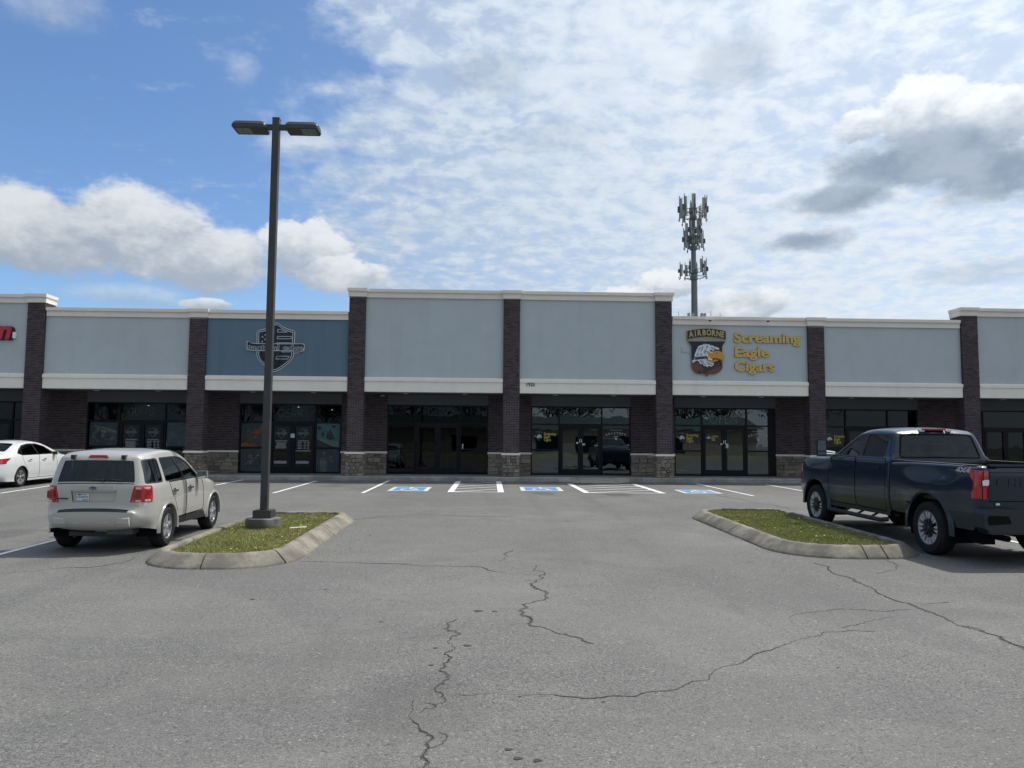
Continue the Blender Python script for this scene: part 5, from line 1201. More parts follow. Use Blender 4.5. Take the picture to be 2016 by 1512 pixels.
def wheel(parent, x, y, R, rim, wd, spokes, style, side, mt, md, steer=0):
    """wheel with outer face at +x*side"""
    w = thing('wheel', None, None, (x, y, R)); del_ = w; w.parent = parent; w.rotation_euler = (0, 0, steer)
    s = side
    mb = MB(); h = wd/2
    prof = [(rim-.012, -h+.01), (rim+.01, -h), (R-.045, -h-.006), (R-.012, -h+.022), (R, -h+.05), (R, -h*.33), (R-.008, -h*.30), (R-.008, -h*.26), (R, -h*.22), (R, h*.22), (R-.008, h*.26), (R-.008, h*.30), (R, h*.34), (R, h-.05), (R-.012, h-.022), (R-.045, h+.006), (rim+.01, h), (rim-.012, h-.01)]
    mb.lathe(prof, 44, 'x'); t = mb.build('tyre', M['rubber'], w, smooth=True, angle=40, fix=True)
    rm = MB(); o_ = s*h
    rm.lathe([(rim-.004, o_*.98), (rim+.006, o_*.98-s*.004), (rim-.004, o_*.92), (rim-.018, o_*.86), (rim-.022, -o_*.8)], 44, 'x', mi=0)
    rm.lathe([(0, o_*.30), (rim*.55, o_*.24), (rim-.03, o_*.10)], 32, 'x', mi=1)
    rm.lathe([(0, o_*.92), (rim*.11, o_*.91), (rim*.145, o_*.84), (rim*.16, o_*.35)], 20, 'x', mi=0 if style != 'truck' else 1)
    def blade(a0_, w0, w1, r0, r1, x0, x1, mi, th=.03):
        c, q = cos(a0_), sin(a0_)
        def P(r, t, xx): return (xx, r*c-t*q, r*q+t*c)
        vs = [P(r0, -w0, x0), P(r0, w0, x0), P(r1, w1, x1), P(r1, -w1, x1), P(r0, -w0*1.2, x0-s*th), P(r0, w0*1.2, x0-s*th), P(r1, w1*1.2, x1-s*th), P(r1, -w1*1.2, x1-s*th)]
        rm.add(vs, [(0, 1, 2, 3), (0, 4, 5, 1), (1, 5, 6, 2), (2, 6, 7, 3), (3, 7, 4, 0)], mi)
    for k in range(spokes):
        a = pi/2+2*pi*k/spokes
        if style == 'suv': blade(a, rim*.15, rim*.11, rim*.12, rim*.97, o_*.84, o_*.80, 0, .04)
        elif style == 'truck':
            blade(a, rim*.05, rim*.09, rim*.14, rim*.60, o_*.70, o_*.82, 1, .04)
            for dd in (-.15, .15): blade(a+dd, rim*.035, rim*.115, rim*.56, rim*.98, o_*.83, o_*.88, 0, .05)
        elif style == 'sedan':
            for dd in (-.10, .10): blade(a+dd, rim*.04, rim*.05, rim*.15, rim*.97, o_*.80, o_*.90, 0, .03)
    for k in range(5 if style != 'truck' else 8):
        a = 2*pi*k/(5 if style != 'truck' else 8)+.3; rm.tube([(o_*.4, rim*.24*cos(a), rim*.24*sin(a)), (o_*.88, rim*.24*cos(a), rim*.24*sin(a))], .010, 6, mi=1)
    r_ = rm.build('rim', [mt, md], w, fix=True, smooth=True, angle=35)
    bk = MB(); bk.lathe([(0, -s*.02), (rim*.8, -s*.02), (rim*.8, -s*.04)], 24, 'x'); bk.build('brake_disc', M['steeld'], w, fix=True)
    return w
def vehicle(name, label, cat, loc, yaw, scale=1):
    o = thing(name, label, cat, loc, (radians(.83), 0, yaw)); o.scale = (scale,)*3; return o
def underbody(parent, x, y0, y1, z0, z1, arches, R):
    mb = MB(); mb.box(-x, x, y0, y1, z0, z1)
    for (ya, z) in arches: mb.tube([(-x-.1, ya, z), (x+.1, ya, z)], .05, 6)
    mb.build('underbody', M['dark'], parent)
def well(parent, xo, xi, cy, cz, r):
    for s in (-1, 1):
        mb = MB(); n = 16; vs = []
        for i in range(n+1):
            a = radians(-18+216*i/n)
            for X in (xo, xi): vs.append((s*X, cy+r*cos(a), cz+r*sin(a)))
        fs = [(2*i, 2*i+2, 2*i+3, 2*i+1) for i in range(n)]; mb.add(vs, fs); mb.add([(s*xi, cy+r*cos(radians(-18+216*i/n)), cz+r*sin(radians(-18+216*i/n))) for i in range(n+1)], [tuple(range(n+1))])
        mb.build('wheel_well', M['dark'], parent)
def ss_(x, a, b): t = np.clip((x-a)/(b-a), 0, 1); return t*t*(3-2*t)
def seats(parent, rows, x, zb, w=.46, h=.62, m=None):
    for y, xs2 in rows:
        for X_ in xs2:
            mb = MB(); mb.box(X_-w/2, X_+w/2, y, y+.5, zb-.12, zb+.02); mb.box(X_-w/2, X_+w/2, y-.12, y+.02, zb-.02, zb+h*.75); mb.box(X_-.12, X_+.12, y-.12, y-.02, zb+h*.78, zb+h+.06)
            mb.build('seat', m or M['seat'], parent)

# ---- silver white SUV
SW = mat('x', (1, 1, 1))
P_SUV = paint('champagne_white_paint', (.41, .40, .365), rough=.33, dusty=.12)
suv = vehicle('parked_suv', 'pale silver-white compact SUV parked left of the lamp island, seen from behind', 'car', (-6.045, -17.22, gz(-17.22)), radians(1.8), .955)
def W_suv(y, z):
    w = .855+.02*ss_(z, .35, .6)-.022*ss_(z, .85, 1.10)
    w = w-.145*np.clip((z-1.08)/.50, 0, 1)**1.2-.02*ss_(z, 1.06, 1.14)
    w = w-.18*np.clip((-.30-y)/.55, 0, 1)**2.2*(1-.25*ss_(z, .8, 1.2))-.22*np.clip((y-2.25)/.85, 0, 1)**2.2
    w = w+.022*np.exp(-((y-0)/.50)**2)*ss_(z, 1.05, .7)+.022*np.exp(-((y-2.46)/.50)**2)*ss_(z, 1.05, .7)
    return w
prof = [(-.66, .40), (-.84, .42), (-.90, .50), (-.905, .64), (-.90, .69), (-.845, .705), (-.83, .84), (-.83, 1.06), (-.805, 1.13), (-.71, 1.50), (-.69, 1.575), (-.58, 1.62), (.0, 1.66), (.55, 1.655), (.95, 1.60), (1.28, 1.46), (1.72, 1.17), (1.86, 1.10), (2.35, 1.035), (2.80, .94), (3.02, .86), (3.13, .70), (3.15, .45), (3.02, .32), (2.92, .30)]
bottom = [(2.92, .30)]+arch(2.46, .345, .40, .30)+arch(0, .345, .40, .34)[0:]+[(-.66, .40)]
S = Shell(prof, bottom, W_suv, lambda y, z: np.where(y < -.45, .10+.05*ss_(z, 1.2, .8), np.where(z > 1.3, .085, .10)), crown=lambda y, z: .045*(y < -.4)+.035*(y >= -.4))
qwin = rounded([(-.70, 1.145), (-.64, 1.50), (-.30, 1.515), (-.22, 1.50), (-.20, 1.145)], .05); rwin = rounded([(-.03, 1.135), (-.06, 1.515), (.44, 1.515), (.80, 1.135)], .04)
rwin = rounded([(-.01, 1.135), (-.07, 1.515), (.50, 1.52), (.83, 1.135)], .03); fwin = rounded([(.88, 1.135), (.56, 1.52), (.86, 1.495), (1.12, 1.40), (1.56, 1.135)], .03)
glz = rounded([(-.05, 1.115), (-.11, 1.535), (.60, 1.54), (.90, 1.515), (1.16, 1.42), (1.62, 1.115)], .04); qz = rounded([(-.73, 1.12), (-.67, 1.52), (-.28, 1.535), (-.19, 1.51), (-.17, 1.12)], .05)
rdoor = rounded([(.45, .47), (.40, .62), (.17, .93), (.09, 1.10), (.86, 1.10), (.85, .47)], .03); fdoor = rounded([(.875, .47), (.885, 1.10), (1.70, 1.10), (1.78, .95), (1.82, .47)], .03)
seam1 = rounded([(.422, .450), (.372, .63), (.142, .94), (.068, 1.118), (.872, 1.118), (.867, .450)], .03); seam2 = rounded([(.855, .450), (.865, 1.118), (1.722, 1.118), (1.805, .95), (1.846, .450)], .03)
lamp_s = [(-.95, .83), (-.95, 1.10), (-.62, 1.10), (-.60, 1.08), (-.61, .83)]
clad = [(.36, .25), (.40, .47), (1.86, .44), (2.06, .25)]
S.side([('quarter_window', qwin), ('rear_window_glass', rwin), ('front_window_glass', fwin), ('trim', glz), ('trimq', qz), ('tail_lamp', lamp_s), ('rear_door', rdoor), ('front_door', fdoor), ('seam', seam1), ('seam', seam2), ('cladding', clad)],
       {'quarter_window': -.010, 'rear_window_glass': -.010, 'front_window_glass': -.010, 'trim': -.003, 'trimq': -.003, 'seam': -.006, 'cladding': .006, 'tail_lamp': .008})
rw_ = rounded([(-.645, 1.155), (-.575, 1.50), (.575, 1.50), (.65, 1.15)], .06)
gate = [(-.60, .71), (-.62, .80), (-.625, 1.12), (.625, 1.12), (.62, .80), (.60, .71)]; gate_o = [(-.617, .698), (-.641, .80), (-.647, 1.135), (.647, 1.135), (.641, .80), (.617, .698)]
plate_rec = rounded([(-.33, .835), (-.36, 1.025), (.36, 1.025), (.33, .835)], .03)
S.strip([('rear_glass', rw_), ('tail_lamp_in', [(-.80, .83), (-.80, 1.10), (-.655, 1.10), (-.64, .83)]), ('tail_lamp_in2', [(.80, .83), (.80, 1.10), (.655, 1.10), (.64, .83)]), ('plate_recess', plate_rec), ('tailgate', gate), ('seam', gate_o), ('step_pad', [(-.60, .673), (-.60, .697), (.60, .697), (.60, .673)])],
        [('windshield', rounded([(-.62, 1.17), (-.52, 1.52), (.52, 1.52), (.62, 1.17)], .06))], {'rear_glass': -.006, 'tail_lamp_in': .008, 'tail_lamp_in2': .008, 'plate_recess': -.022, 'seam': -.008, 'windshield': -.004, 'step_pad': .004})
tbl = {'body': ('body', P_SUV), 'trimq': ('window_trim', M['black']), 'seam': ('panel_gap', M['dark']), 'trim': ('window_trim', M['black']), 'cladding': ('sill_cladding', M['black']), 'rear_glass': ('rear_window', M['cglass']), 'tail_lamp_in': ('tail_lamp', M['redl']), 'tail_lamp_in2': ('tail_lamp', M['redl']), 'plate_recess': ('plate_recess', P_SUV), 'tailgate': ('tailgate', P_SUV), 'step_pad': ('bumper_step_pad', M['black']), 'windshield': ('windshield', M['cglass'])}
for k, nm in (('quarter_window', 'side_window'), ('rear_window_glass', 'side_window'), ('front_window_glass', 'side_window')):
    for s_ in 'LR': tbl[k+'_'+s_] = (nm, M['cglass'])
for s_ in 'LR': tbl['tail_lamp_'+s_] = ('tail_lamp', M['redl']); tbl['rear_door_'+s_] = ('door', P_SUV); tbl['front_door_'+s_] = ('door', P_SUV)
ob = S.build(tbl, suv)
underbody(suv, .58, -.15, 2.95, .34, .52, [(0, .33), (2.46, .33)], .34)
for cy in (0, 2.46): well(suv, .84, .50, cy, .345, .405)
for cy in (0, 2.46):
    f = flare(.395, .46, cy, .345, .86, .895, -8, 188)
    f.build('wheel_arch_lip', P_SUV, suv, smooth=True, angle=50, fix=True); mirror_mb(f).build('wheel_arch_lip', P_SUV, suv, smooth=True, angle=50, fix=True)
for sd in (-1, 1):
    for cy in (0, 2.46): wheel(suv, sd*.765, cy, .345, .215, .225, 5, 'suv', sd, M['alloy'], M['alloyd'])
# lamp details: pale reversing strip inside the red lamp
for sd in (-1, 1):
    mb = MB()
    for (za, zb, mi) in ((.842, .872, 0), (1.045, 1.075, 0), (.90, 1.02, 1)):
        pts = [(-.83, za), (-.74, za), (-.66, za)]; hw = S.halfw(np.array([(y, (za+zb)/2) for y, _ in pts]))
        vs = [(sd*(hw[i]+.011), pts[i][0], z) for i in range(3) for z in (za, zb)]
        mb.add(vs, [(0, 2, 3, 1), (2, 4, 5, 3)] if sd > 0 else [(1, 3, 2, 0), (3, 5, 4, 2)], mi)
        mb.add([(sd*.655, -.862, za), (sd*.74, -.852, za), (sd*.74, -.852, zb), (sd*.655, -.862, zb)], [(0, 1, 2, 3)], mi)
    mb.build('lamp_segment', [M['clearl'], M['redd']], suv, fix=False)
mb = MB()
for za, zb, e in ((1.035, 1.10, .012), (1.010, 1.035, .004)): mb.box(-.33, .33, -.885-e, -.84, za, zb)
mb.build('tailgate_trim', P_SUV, suv)
bd = MB(); bd.lathe([(0, -.010), (.058, -.010), (.064, 0)], 28, 'z'); 
bd.v = [(x, -.905+z, 1.068+y*.42) for x, y, z in bd.v]; badge = bd.build('oval_badge', mat('badge_blue', (.012, .02, .06), .25), suv, fix=True)
me = text_mesh('Ford', .044, .002, .0, .3); a, b = width(me); me.transform(Matrix.Translation((-(a+b)/2, 0, 0))); me.materials.clear(); me.materials.append(M['chrome']); link('badge_lettering', me, badge, (0, -.917, 1.054), (pi/2, 0, 0))
bd = MB(); bd.lathe([(.060, -.012), (.068, -.012), (.068, 0)], 28, 'z'); bd.v = [(x, -.904+z, 1.068+y*.44) for x, y, z in bd.v]; bd.build('badge_ring', M['chrome'], badge, fix=True)
pl_ = MB(); pl_.box(-.265, -.075, -.868, -.862, .865, .975); plt = pl_.build('licence_plate', mat('plate_white', (.55, .60, .66), .5, var=.05), suv)
text('plate_text', 'DDEJP43', .042, M['navy'], plt, -.248, -.8695, .905, wide=.155, depth=.001, high=None); mb = MB(); mb.box(-.25, -.20, -.8697, -.8685, .948, .966); mb.box(-.19, -.11, -.8697, -.8685, .952, .960); mb.box(-.17, -.09, -.8697, -.8685, .872, .880); mb.build('plate_print', M['navy'], plt)
mb = MB(); mb.box(-.59, -.40, -.885, -.872, .885, .905); mb.build('model_badge', M['alloyd'], suv)
mb = MB(); mb.tube([(.17, -.842, 1.19), (.30, -.845, 1.195), (.44, -.835, 1.185)], .010, 5); mb.lathe([(0, -.02), (.022, -.02), (.025, 0)], 10, 'z'); n0 = 30; mb.v = [v if i < len(mb.v)-30 else (v[0]+.12, -.845+v[2], 1.185+v[1]) for i, v in enumerate(mb.v)]; mb.tube([(-.08, -.845, 1.19), (.15, -.85, 1.20)], .008, 5); mb.build('rear_wiper', M['black'], suv)
mb = MB(); mb.prism([(-.16, 1.555), (-.13, 1.595), (.13, 1.595), (.16, 1.555)], -.755, -.64); mb.build('high_brake_light', M['redl'], suv)
for X_ in (-.40, .40): mb = MB(); mb.box(X_-.03, X_+.03, -.775, -.64, 1.525, 1.595); mb.build('window_hinge', M['black'], suv)
for X_ in (-.50, -.17, .16, .49):
    mb = MB(); mb.add([(X_-.10, -.935, .50), (X_+.10, -.935, .50), (X_+.09, -.938, .575), (X_-.09, -.938, .575), (X_-.10, -.90, .60), (X_+.10, -.90, .60), (X_-.11, -.90, .44), (X_+.11, -.90, .44)], [(0, 1, 2, 3), (3, 2, 5, 4), (6, 7, 1, 0), (0, 3, 4, 6), (1, 7, 5, 2)]); mb.build('bumper_block', P_SUV, suv, fix=True)
for sd in (-1, 1):
    for y, z in ((.26, .945), (1.06, .945)):
        X_ = float(S.halfw(np.array([(y, z)]))[0]); mb = MB(); mb.tube([(sd*(X_+.005), y-.11, z), (sd*(X_+.04), y-.07, z), (sd*(X_+.04), y+.06, z), (sd*(X_+.005), y+.10, z)], .016, 6); mb.lathe([(.0, 0), (.045, 0), (.045, .004)], 14, 'x', (sd*(X_+.004), y, z)); mb.build('door_handle', M['black'], suv)
    mb = MB(); mb.box(-.10, .10, -.06, .05, -.075, .075); mb.v = [(x*(1 if y < 0 else .8), y, z*(1 if y < 0 else .75)) for x, y, z in mb.v]
    mo = mb.build('wing_mirror', P_SUV, suv, loc=(sd*.955, 1.50, 1.16)); mb = MB(); mb.box(-.085, .085, -.068, -.062, -.062, .062); mb.build('mirror_glass', M['chrome'], mo); mb = MB(); mb.box(-.16*(1 if sd > 0 else 0)-.0*(sd), .16*(1 if sd < 0 else 0), -.02, .03, -.08, -.05); mb.build('mirror_arm', M['black'], mo)
    mb = MB(); X_ = .868; mb.box(sd*X_-.006, sd*X_+.006, .50, 1.80, .605, .622); mb.build('door_moulding', P_SUV, suv)
    pass
mb = MB(); mb.tube([(-.5, -.55, .30), (.1, -.5, .27), (.42, -.6, .30)], .045, 7); mb.box(.15, .55, -.70, -.40, .30, .42); mb.build('exhaust', M['steeld'], suv)
seats(suv, [(.15, (-.38, .38)), (1.05, (-.36, .36))], .4, .80)
mb = MB(); mb.box(-.72, .72, -.70, 2.0, .50, .56); mb.box(-.70, .70, 1.50, 1.75, .56, 1.12); mb.build('cabin_floor', M['dark'], suv)

# ---- dark blue pickup
P_TRK = paint('dark_blue_paint', (.0035, .017, .037), rough=.28, metal=.0, dusty=.07, coat=.55); P_TRK.node_tree.nodes['Principled BSDF'].inputs['Specular IOR Level'].default_value = .3
trk = vehicle('pickup_truck', 'dark blue crew-cab pickup truck parked beside the right island, cut off by the frame edge', 'truck', (8.30, -17.78, gz(-17.78)), radians(1.7), 1.0)
WB = 3.98
def W_trk(y, z):
    w = .955+.035*ss_(z, .5, .85)-.03*ss_(z, 1.15, 1.5)
    w = w-.16*np.clip((z-1.48)/.52, 0, 1)**1.05-.03*ss_(z, 1.47, 1.54)
    w = w+.045*np.exp(-((y-0)/.62)**4)*ss_(z, 1.42, 1.10)+.045*np.exp(-((y-WB)/.62)**4)*ss_(z, 1.42, 1.15)
    return w-.08*np.clip((y-WB-.35)/.6, 0, 1)**2
# cab and front end
prof = [(1.165, .62), (1.165, 1.49), (1.20, 1.58), (1.30, 1.93), (1.36, 2.00), (1.55, 2.045), (2.1, 2.05), (2.45, 2.01), (2.75, 1.86), (3.35, 1.52), (3.50, 1.47), (4.3, 1.46), (4.72, 1.40), (4.90, 1.28), (4.96, .95), (4.95, .60), (4.80, .46), (4.62, .46)]
bottom = [(4.62, .46)]+arch(WB, .44, .56, .50)+[(3.40, .48), (1.165, .50)]
S = Shell(prof, bottom, W_trk, lambda y, z: np.where(z > 1.55, .085, np.where(y > 3.4, .10, .02)), crown=lambda y, z: .03+.01*(z > 1.9))
rw1 = rounded([(1.44, 1.535), (1.40, 1.93), (2.13, 1.945), (2.19, 1.535)], .05); fw1 = rounded([(2.30, 1.535), (2.24, 1.94), (2.42, 1.925), (2.68, 1.79), (3.12, 1.535)], .04)
tz = rounded([(1.41, 1.51), (1.37, 1.955), (2.30, 1.97), (2.46, 1.95), (2.72, 1.81), (3.20, 1.51)], .05)
rd = rounded([(1.30, .58), (1.30, 1.50), (2.34, 1.50), (2.34, .58)], .05); fd = rounded([(2.37, .58), (2.37, 1.50), (3.32, 1.50), (3.40, 1.1), (3.38, .58)], .05)
S.side([('rear_window_glass', rw1), ('front_window_glass', fw1), ('trim', tz), ('rear_door', rd), ('front_door', fd), ('seam', rounded([(1.285, .565), (1.285, 1.515), (2.355, 1.515), (2.355, .565)], .05)), ('seam', rounded([(2.355, .565), (2.355, 1.515), (3.335, 1.515), (3.415, 1.1), (3.395, .565)], .05)), ('head_lamp', [(4.70, 1.10), (4.66, 1.28), (5.0, 1.30), (5.0, 1.10)]), ('cladding', [(1.1, .4), (1.1, .56), (3.45, .56), (3.45, .4)])],
       {'rear_window_glass': -.012, 'front_window_glass': -.012, 'trim': -.004, 'seam': -.007, 'cladding': .008})
S.strip([('rear_glass', rounded([(-.74, 1.545), (-.65, 1.925), (.65, 1.925), (.74, 1.545)], .06)), ('seam', rounded([(-.775, 1.52), (-.68, 1.955), (.68, 1.955), (.775, 1.52)], .06))], [('windshield', rounded([(-.76, 1.54), (-.66, 1.95), (.66, 1.95), (.76, 1.54)], .06))], {'rear_glass': -.006, 'seam': -.003, 'windshield': -.004})
tbl = {'body': ('cab_body', P_TRK), 'seam': ('panel_gap', M['dark']), 'trim': ('window_trim', M['black']), 'cladding': ('sill_cladding', M['black']), 'rear_glass': ('rear_window', M['cglassd']), 'windshield': ('windshield', M['cglass'])}
for s_ in 'LR':
    tbl['rear_window_glass_'+s_] = ('side_window', M['cglassd']); tbl['front_window_glass_'+s_] = ('side_window', M['cglass']); tbl['rear_door_'+s_] = ('door', P_TRK); tbl['front_door_'+s_] = ('door', P_TRK); tbl['head_lamp_'+s_] = ('head_lamp', M['clearl'])
S.build(tbl, trk)
# bed
prof = [(-1.18, .62), (-1.22, .70), (-1.225, .98), (-1.235, 1.44), (-1.20, 1.485), (-1.10, 1.495), (1.12, 1.475), (1.135, 1.40), (1.135, .60)]
bottom = [(1.135, .60), (.62, .60)]+arch(0, .44, .58, .58)+[(-.62, .52), (-1.05, .52), (-1.18, .62)]
S2 = Shell(prof, bottom, W_trk, lambda y, z: np.where(y < -.9, .075, .03), it=1, crown=.012)
tl_ = [(-1.30, 1.005), (-1.30, 1.425), (-1.03, 1.43), (-1.05, 1.33), (-1.12, 1.27), (-1.145, 1.17), (-1.10, 1.10), (-1.09, 1.005)]
S2.side([('tail_lamp', tl_), ('seam', [(.40, .62), (.41, .80), (.47, .82), (.60, .82), (.60, .80), (.50, .79)])], {'tail_lamp': .008, 'seam': .001})
i1 = next(i for i, p in enumerate(S2.prof) if p[0] > -1.08)
tg = rounded([(-.80, .975), (-.80, 1.492), (.80, 1.492), (.80, .975)], .01)
S2.strip([('tail_lamp_in', [(-.955, 1.005), (-.955, 1.17), (-.99, 1.27), (-.99, 1.425), (-.825, 1.425), (-.825, 1.005)]), ('tail_lamp_in2', [(.955, 1.005), (.955, 1.17), (.99, 1.27), (.99, 1.425), (.825, 1.425), (.825, 1.005)]), ('tailgate', tg), ('seam', [(-.812, .963), (-.812, 1.5), (.812, 1.5), (.812, .963)])], [], {'tail_lamp_in': .009, 'tail_lamp_in2': .009, 'seam': -.008}, 0, i1)
tbl = {'body': ('bed_side', P_TRK), 'seam': ('panel_gap', M['dark']), 'tail_lamp_in': ('tail_lamp', M['redl']), 'tail_lamp_in2': ('tail_lamp', M['redl']), 'tail_lamp_L': ('tail_lamp', M['redl']), 'tail_lamp_R': ('tail_lamp', M['redl']), 'tailgate': ('tailgate', P_TRK)}
ob = S2.build(tbl, trk)
mb = MB(); mb.box(-.83, .83, -1.15, 1.13, .88, .92); mb.box(-.90, -.80, -1.12, 1.13, .9, 1.47); mb.box(.80, .90, -1.12, 1.13, .9, 1.47); mb.box(-.82, .82, -1.17, -1.12, .9, 1.475); mb.box(-.86, .86, 1.06, 1.132, .7, 1.47); mb.build('bed_liner', M['black'], trk)
for sd in (-1, 1):
    mb = MB(); mb.box(sd*.865-.062, sd*.865+.062, -1.10, 1.12, 1.478, 1.502); mb.build('bed_rail_cap', M['black'], trk)
mb = MB(); mb.box(-.80, .80, -1.245, -1.16, 1.487, 1.512); mb.box(-.78, .78, -1.262, -1.235, 1.40, 1.405); mb.build('tailgate_spoiler', P_TRK, trk)
me = text_mesh('CHEVROLET', .17, .006, .0, 0, 1.25); a, b = width(me); me.transform(Matrix.Diagonal((1.40/(b-a), 1, 1, 1))); a, b = width(me); me.transform(Matrix.Translation((-(a+b)/2, 0, 0))); me.materials.clear(); me.materials.append(P_TRK)
link('tailgate_lettering', me, trk, (.0, -1.2455, 1.19), (pi/2+.01, 0, 0))
for sd in (-1, 1):
    mb = MB(); mb.add([(sd*.93, -1.262, 1.205), (sd*.845, -1.262, 1.205), (sd*.83, -1.262, 1.225), (sd*.83, -1.262, 1.29), (sd*.90, -1.262, 1.29), (sd*.935, -1.258, 1.27)], [(0, 1, 2, 3, 4, 5)]); mb.build('reverse_light', M['white'], trk, fix=True)
    mb = MB(); mb.box(sd*.835-.004, sd*.835+.004, -1.262, -1.24, 1.01, 1.18); mb.box(sd*.90-.06, sd*.90+.06, -1.252, -1.24, 1.185, 1.20); mb.build('lamp_divider', M['redd'], trk)
    f = flare(.56, .66, 0, .44, .985, 1.015, -6, 186, 26); (f if sd > 0 else mirror_mb(f)).build('wheel_arch_lip', P_TRK, trk, smooth=True, angle=50, fix=True)
    f = flare(.54, .64, WB, .44, .985, 1.015, -2, 186, 26); (f if sd > 0 else mirror_mb(f)).build('wheel_arch_lip', P_TRK, trk, smooth=True, angle=50, fix=True)
    for cy in (0, WB): wheel(trk, sd*.885, cy, .43, .275, .27, 8, 'truck', sd, M['alloytr'] if 'alloytr' in M else M['alloy'], M['alloyd'])
    # towing mirror
    mb = MB(); mb.box(-.105, .105, -.05, .06, -.17, .17); mb.v = [(x*(1 if y < 0 else .8), y, z*(1 if y < 0 else .86)) for x, y, z in mb.v]
    mo = mb.build('tow_mirror', M['black'], trk, loc=(sd*1.21, 3.30, 1.66)); mb = MB(); mb.box(-.085, .085, -.058, -.051, -.06, .15); mb.box(-.085, .085, -.058, -.051, -.15, -.08); mb.build('mirror_glass', M['chrome'], mo); mb = MB()
    mb.tube([(0, .0, -.06), (-sd*.30, .0, -.10)], .03, 6); mb.tube([(0, .0, -.12), (-sd*.30, .0, -.13)], .028, 6); mb.build('mirror_arm', M['chrome'], mo)
    # running board
    mb = MB(); mb.tube([(sd*.93, 1.30, .42), (sd*1.02, 1.42, .40), (sd*1.02, 3.26, .40), (sd*.93, 3.38, .42)], .042, 8)
    for y in (1.75, 2.25, 2.75, 3.2): mb.tube([(sd*.80, y, .52), (sd*1.0, y, .42)], .022, 5)
    mb.build('running_board', M['black'], trk)
    for y, X_ in ((1.48, .975), (2.52, .978)): mb = MB(); mb.box(sd*X_-.022, sd*X_+.022, y-.02, y+.20, 1.315, 1.345); mb.build('door_handle', P_TRK, trk)
    # 4x4 sticker on the bed side
    me = text_mesh('4X4', .115, .002, .006, .25); a, b = width(me); me.transform(Matrix.Diagonal((.36/(b-a), 1, 1, 1))); me.materials.clear(); me.materials.append(M['clearl'])
    link('bed_sticker', me, trk, (sd*.9635+sd*.004, -.69-(0 if sd < 0 else .36), 1.375), (pi/2, 0, -pi/2 if sd < 0 else pi/2))
# rear bumper
mb = MB()
for sd in (-1, 1):
    mb.prism([(sd*.28, .68), (sd*.40, .86), (sd*1.0, .865), (sd*1.03, .80), (sd*1.03, .60), (sd*.95, .54), (sd*.30, .52)], -1.42, -1.16)
mb.box(-.30, .30, -1.34, -1.16, .56, .74); mb.prism([(-.98, .53), (-.9, .60), (.9, .60), (.98, .53), (.9, .50), (-.9, .50)], -1.40, -1.2)
mb.build('rear_bumper', mat('bumper_dark', (.010, .015, .022), .42, var=.2), trk, fix=True)
for sd in (-1, 1):
    mb = MB(); mb.prism([(sd*.62, .66), (sd*.66, .77), (sd*.96, .78), (sd*.985, .72), (sd*.96, .64)], -1.428, -1.40); mb.build('bumper_step', M['dark'], trk, fix=True)
    mb = MB(); mb.box(sd*.70-.03, sd*.70+.03, -1.255, -1.245, .915, .945); mb.build('reflector', M['white'], trk)
    mb = MB(); mb.box(sd*.66-.10, sd*.66+.10, -.98, -.55, .30, .52); mb.tube([(sd*.55, -1.25, .42), (sd*.55, -.3, .42)], .05, 6); mb.build('rear_shackle', M['dark'], trk)
mb = MB(); mb.box(-.7, .7, -1.1, 4.6, .50, .88); mb.lathe([(0, -.17), (.12, -.15), (.17, 0), (.12, .15), (0, .17)], 14, 'x', (0, 0, .40)); mb.tube([(-.8, 0, .43), (.8, 0, .43)], .06, 8); mb.tube([(-.8, WB, .43), (.8, WB, .43)], .06, 8); mb.box(-.25, .25, -1.2, -.5, .42, .6); mb.build('underbody', M['dark'], trk)
for cy, r in ((0, .585), (WB, .565)): well(trk, .95, .60, cy, .44, r)
mb = MB(); mb.box(-.19, .19, 1.30, 1.42, 2.035, 2.065); mb.build('high_brake_light', M['redl'], trk); mb = MB(); mb.box(-.30, -.21, 1.30, 1.38, 2.005, 2.035); mb.build('cargo_lamp', M['clearl'], trk); mb = MB(); mb.box(.21, .30, 1.30, 1.38, 2.005, 2.035); mb.build('cargo_lamp', M['clearl'], trk)
seats(trk, [(1.55, (-.42, .42)), (2.45, (-.42, .42))], .4, 1.15, .5, .66)
mb = MB(); mb.box(-.80, .80, 1.2, 3.5, .85, .92); mb.box(-.75, .75, 3.1, 3.4, .92, 1.50); mb.build('cabin_floor', M['dark'], trk)

# ---- white sedan
P_SED = paint('white_paint', (.70, .71, .71), rough=.3)
sed = vehicle('parked_sedan', 'white sedan with black tinted windows parked nose-in at the left edge near the shops', 'car', (-15.86, -4.62, gz(-4.62)), radians(0), 1.0)
WBs = 2.76
def W_sed(y, z):
    w = .885+.02*ss_(z, .3, .5)-.03*ss_(z, .75, 1.0)
    w = w-.24*np.clip((z-.98)/.45, 0, 1)**1.1
    return w-.24*np.clip((-.35-y)/.75, 0, 1)**2.4-.26*np.clip((y-WBs-.0)/1.0, 0, 1)**2.2+.012*np.exp(-(y/.5)**2)
prof = [(-.80, .22), (-1.02, .26), (-1.10, .45), (-1.10, .80), (-1.06, .98), (-.98, 1.04), (-.70, 1.06), (-.35, 1.16), (.15, 1.37), (.60, 1.455), (1.10, 1.46), (1.55, 1.40), (2.05, 1.18), (2.42, 1.02), (2.8, .96), (3.3, .86), (3.62, .74), (3.74, .58), (3.74, .30), (3.6, .20), (3.3, .18)]
bottom = [(3.3, .18)]+arch(WBs, .325, .37, .20)+arch(0, .325, .37, .20)+[(-.80, .22)]
S = Shell(prof, bottom, W_sed, lambda y, z: np.where(z > 1.1, .09, .13), crown=.05)
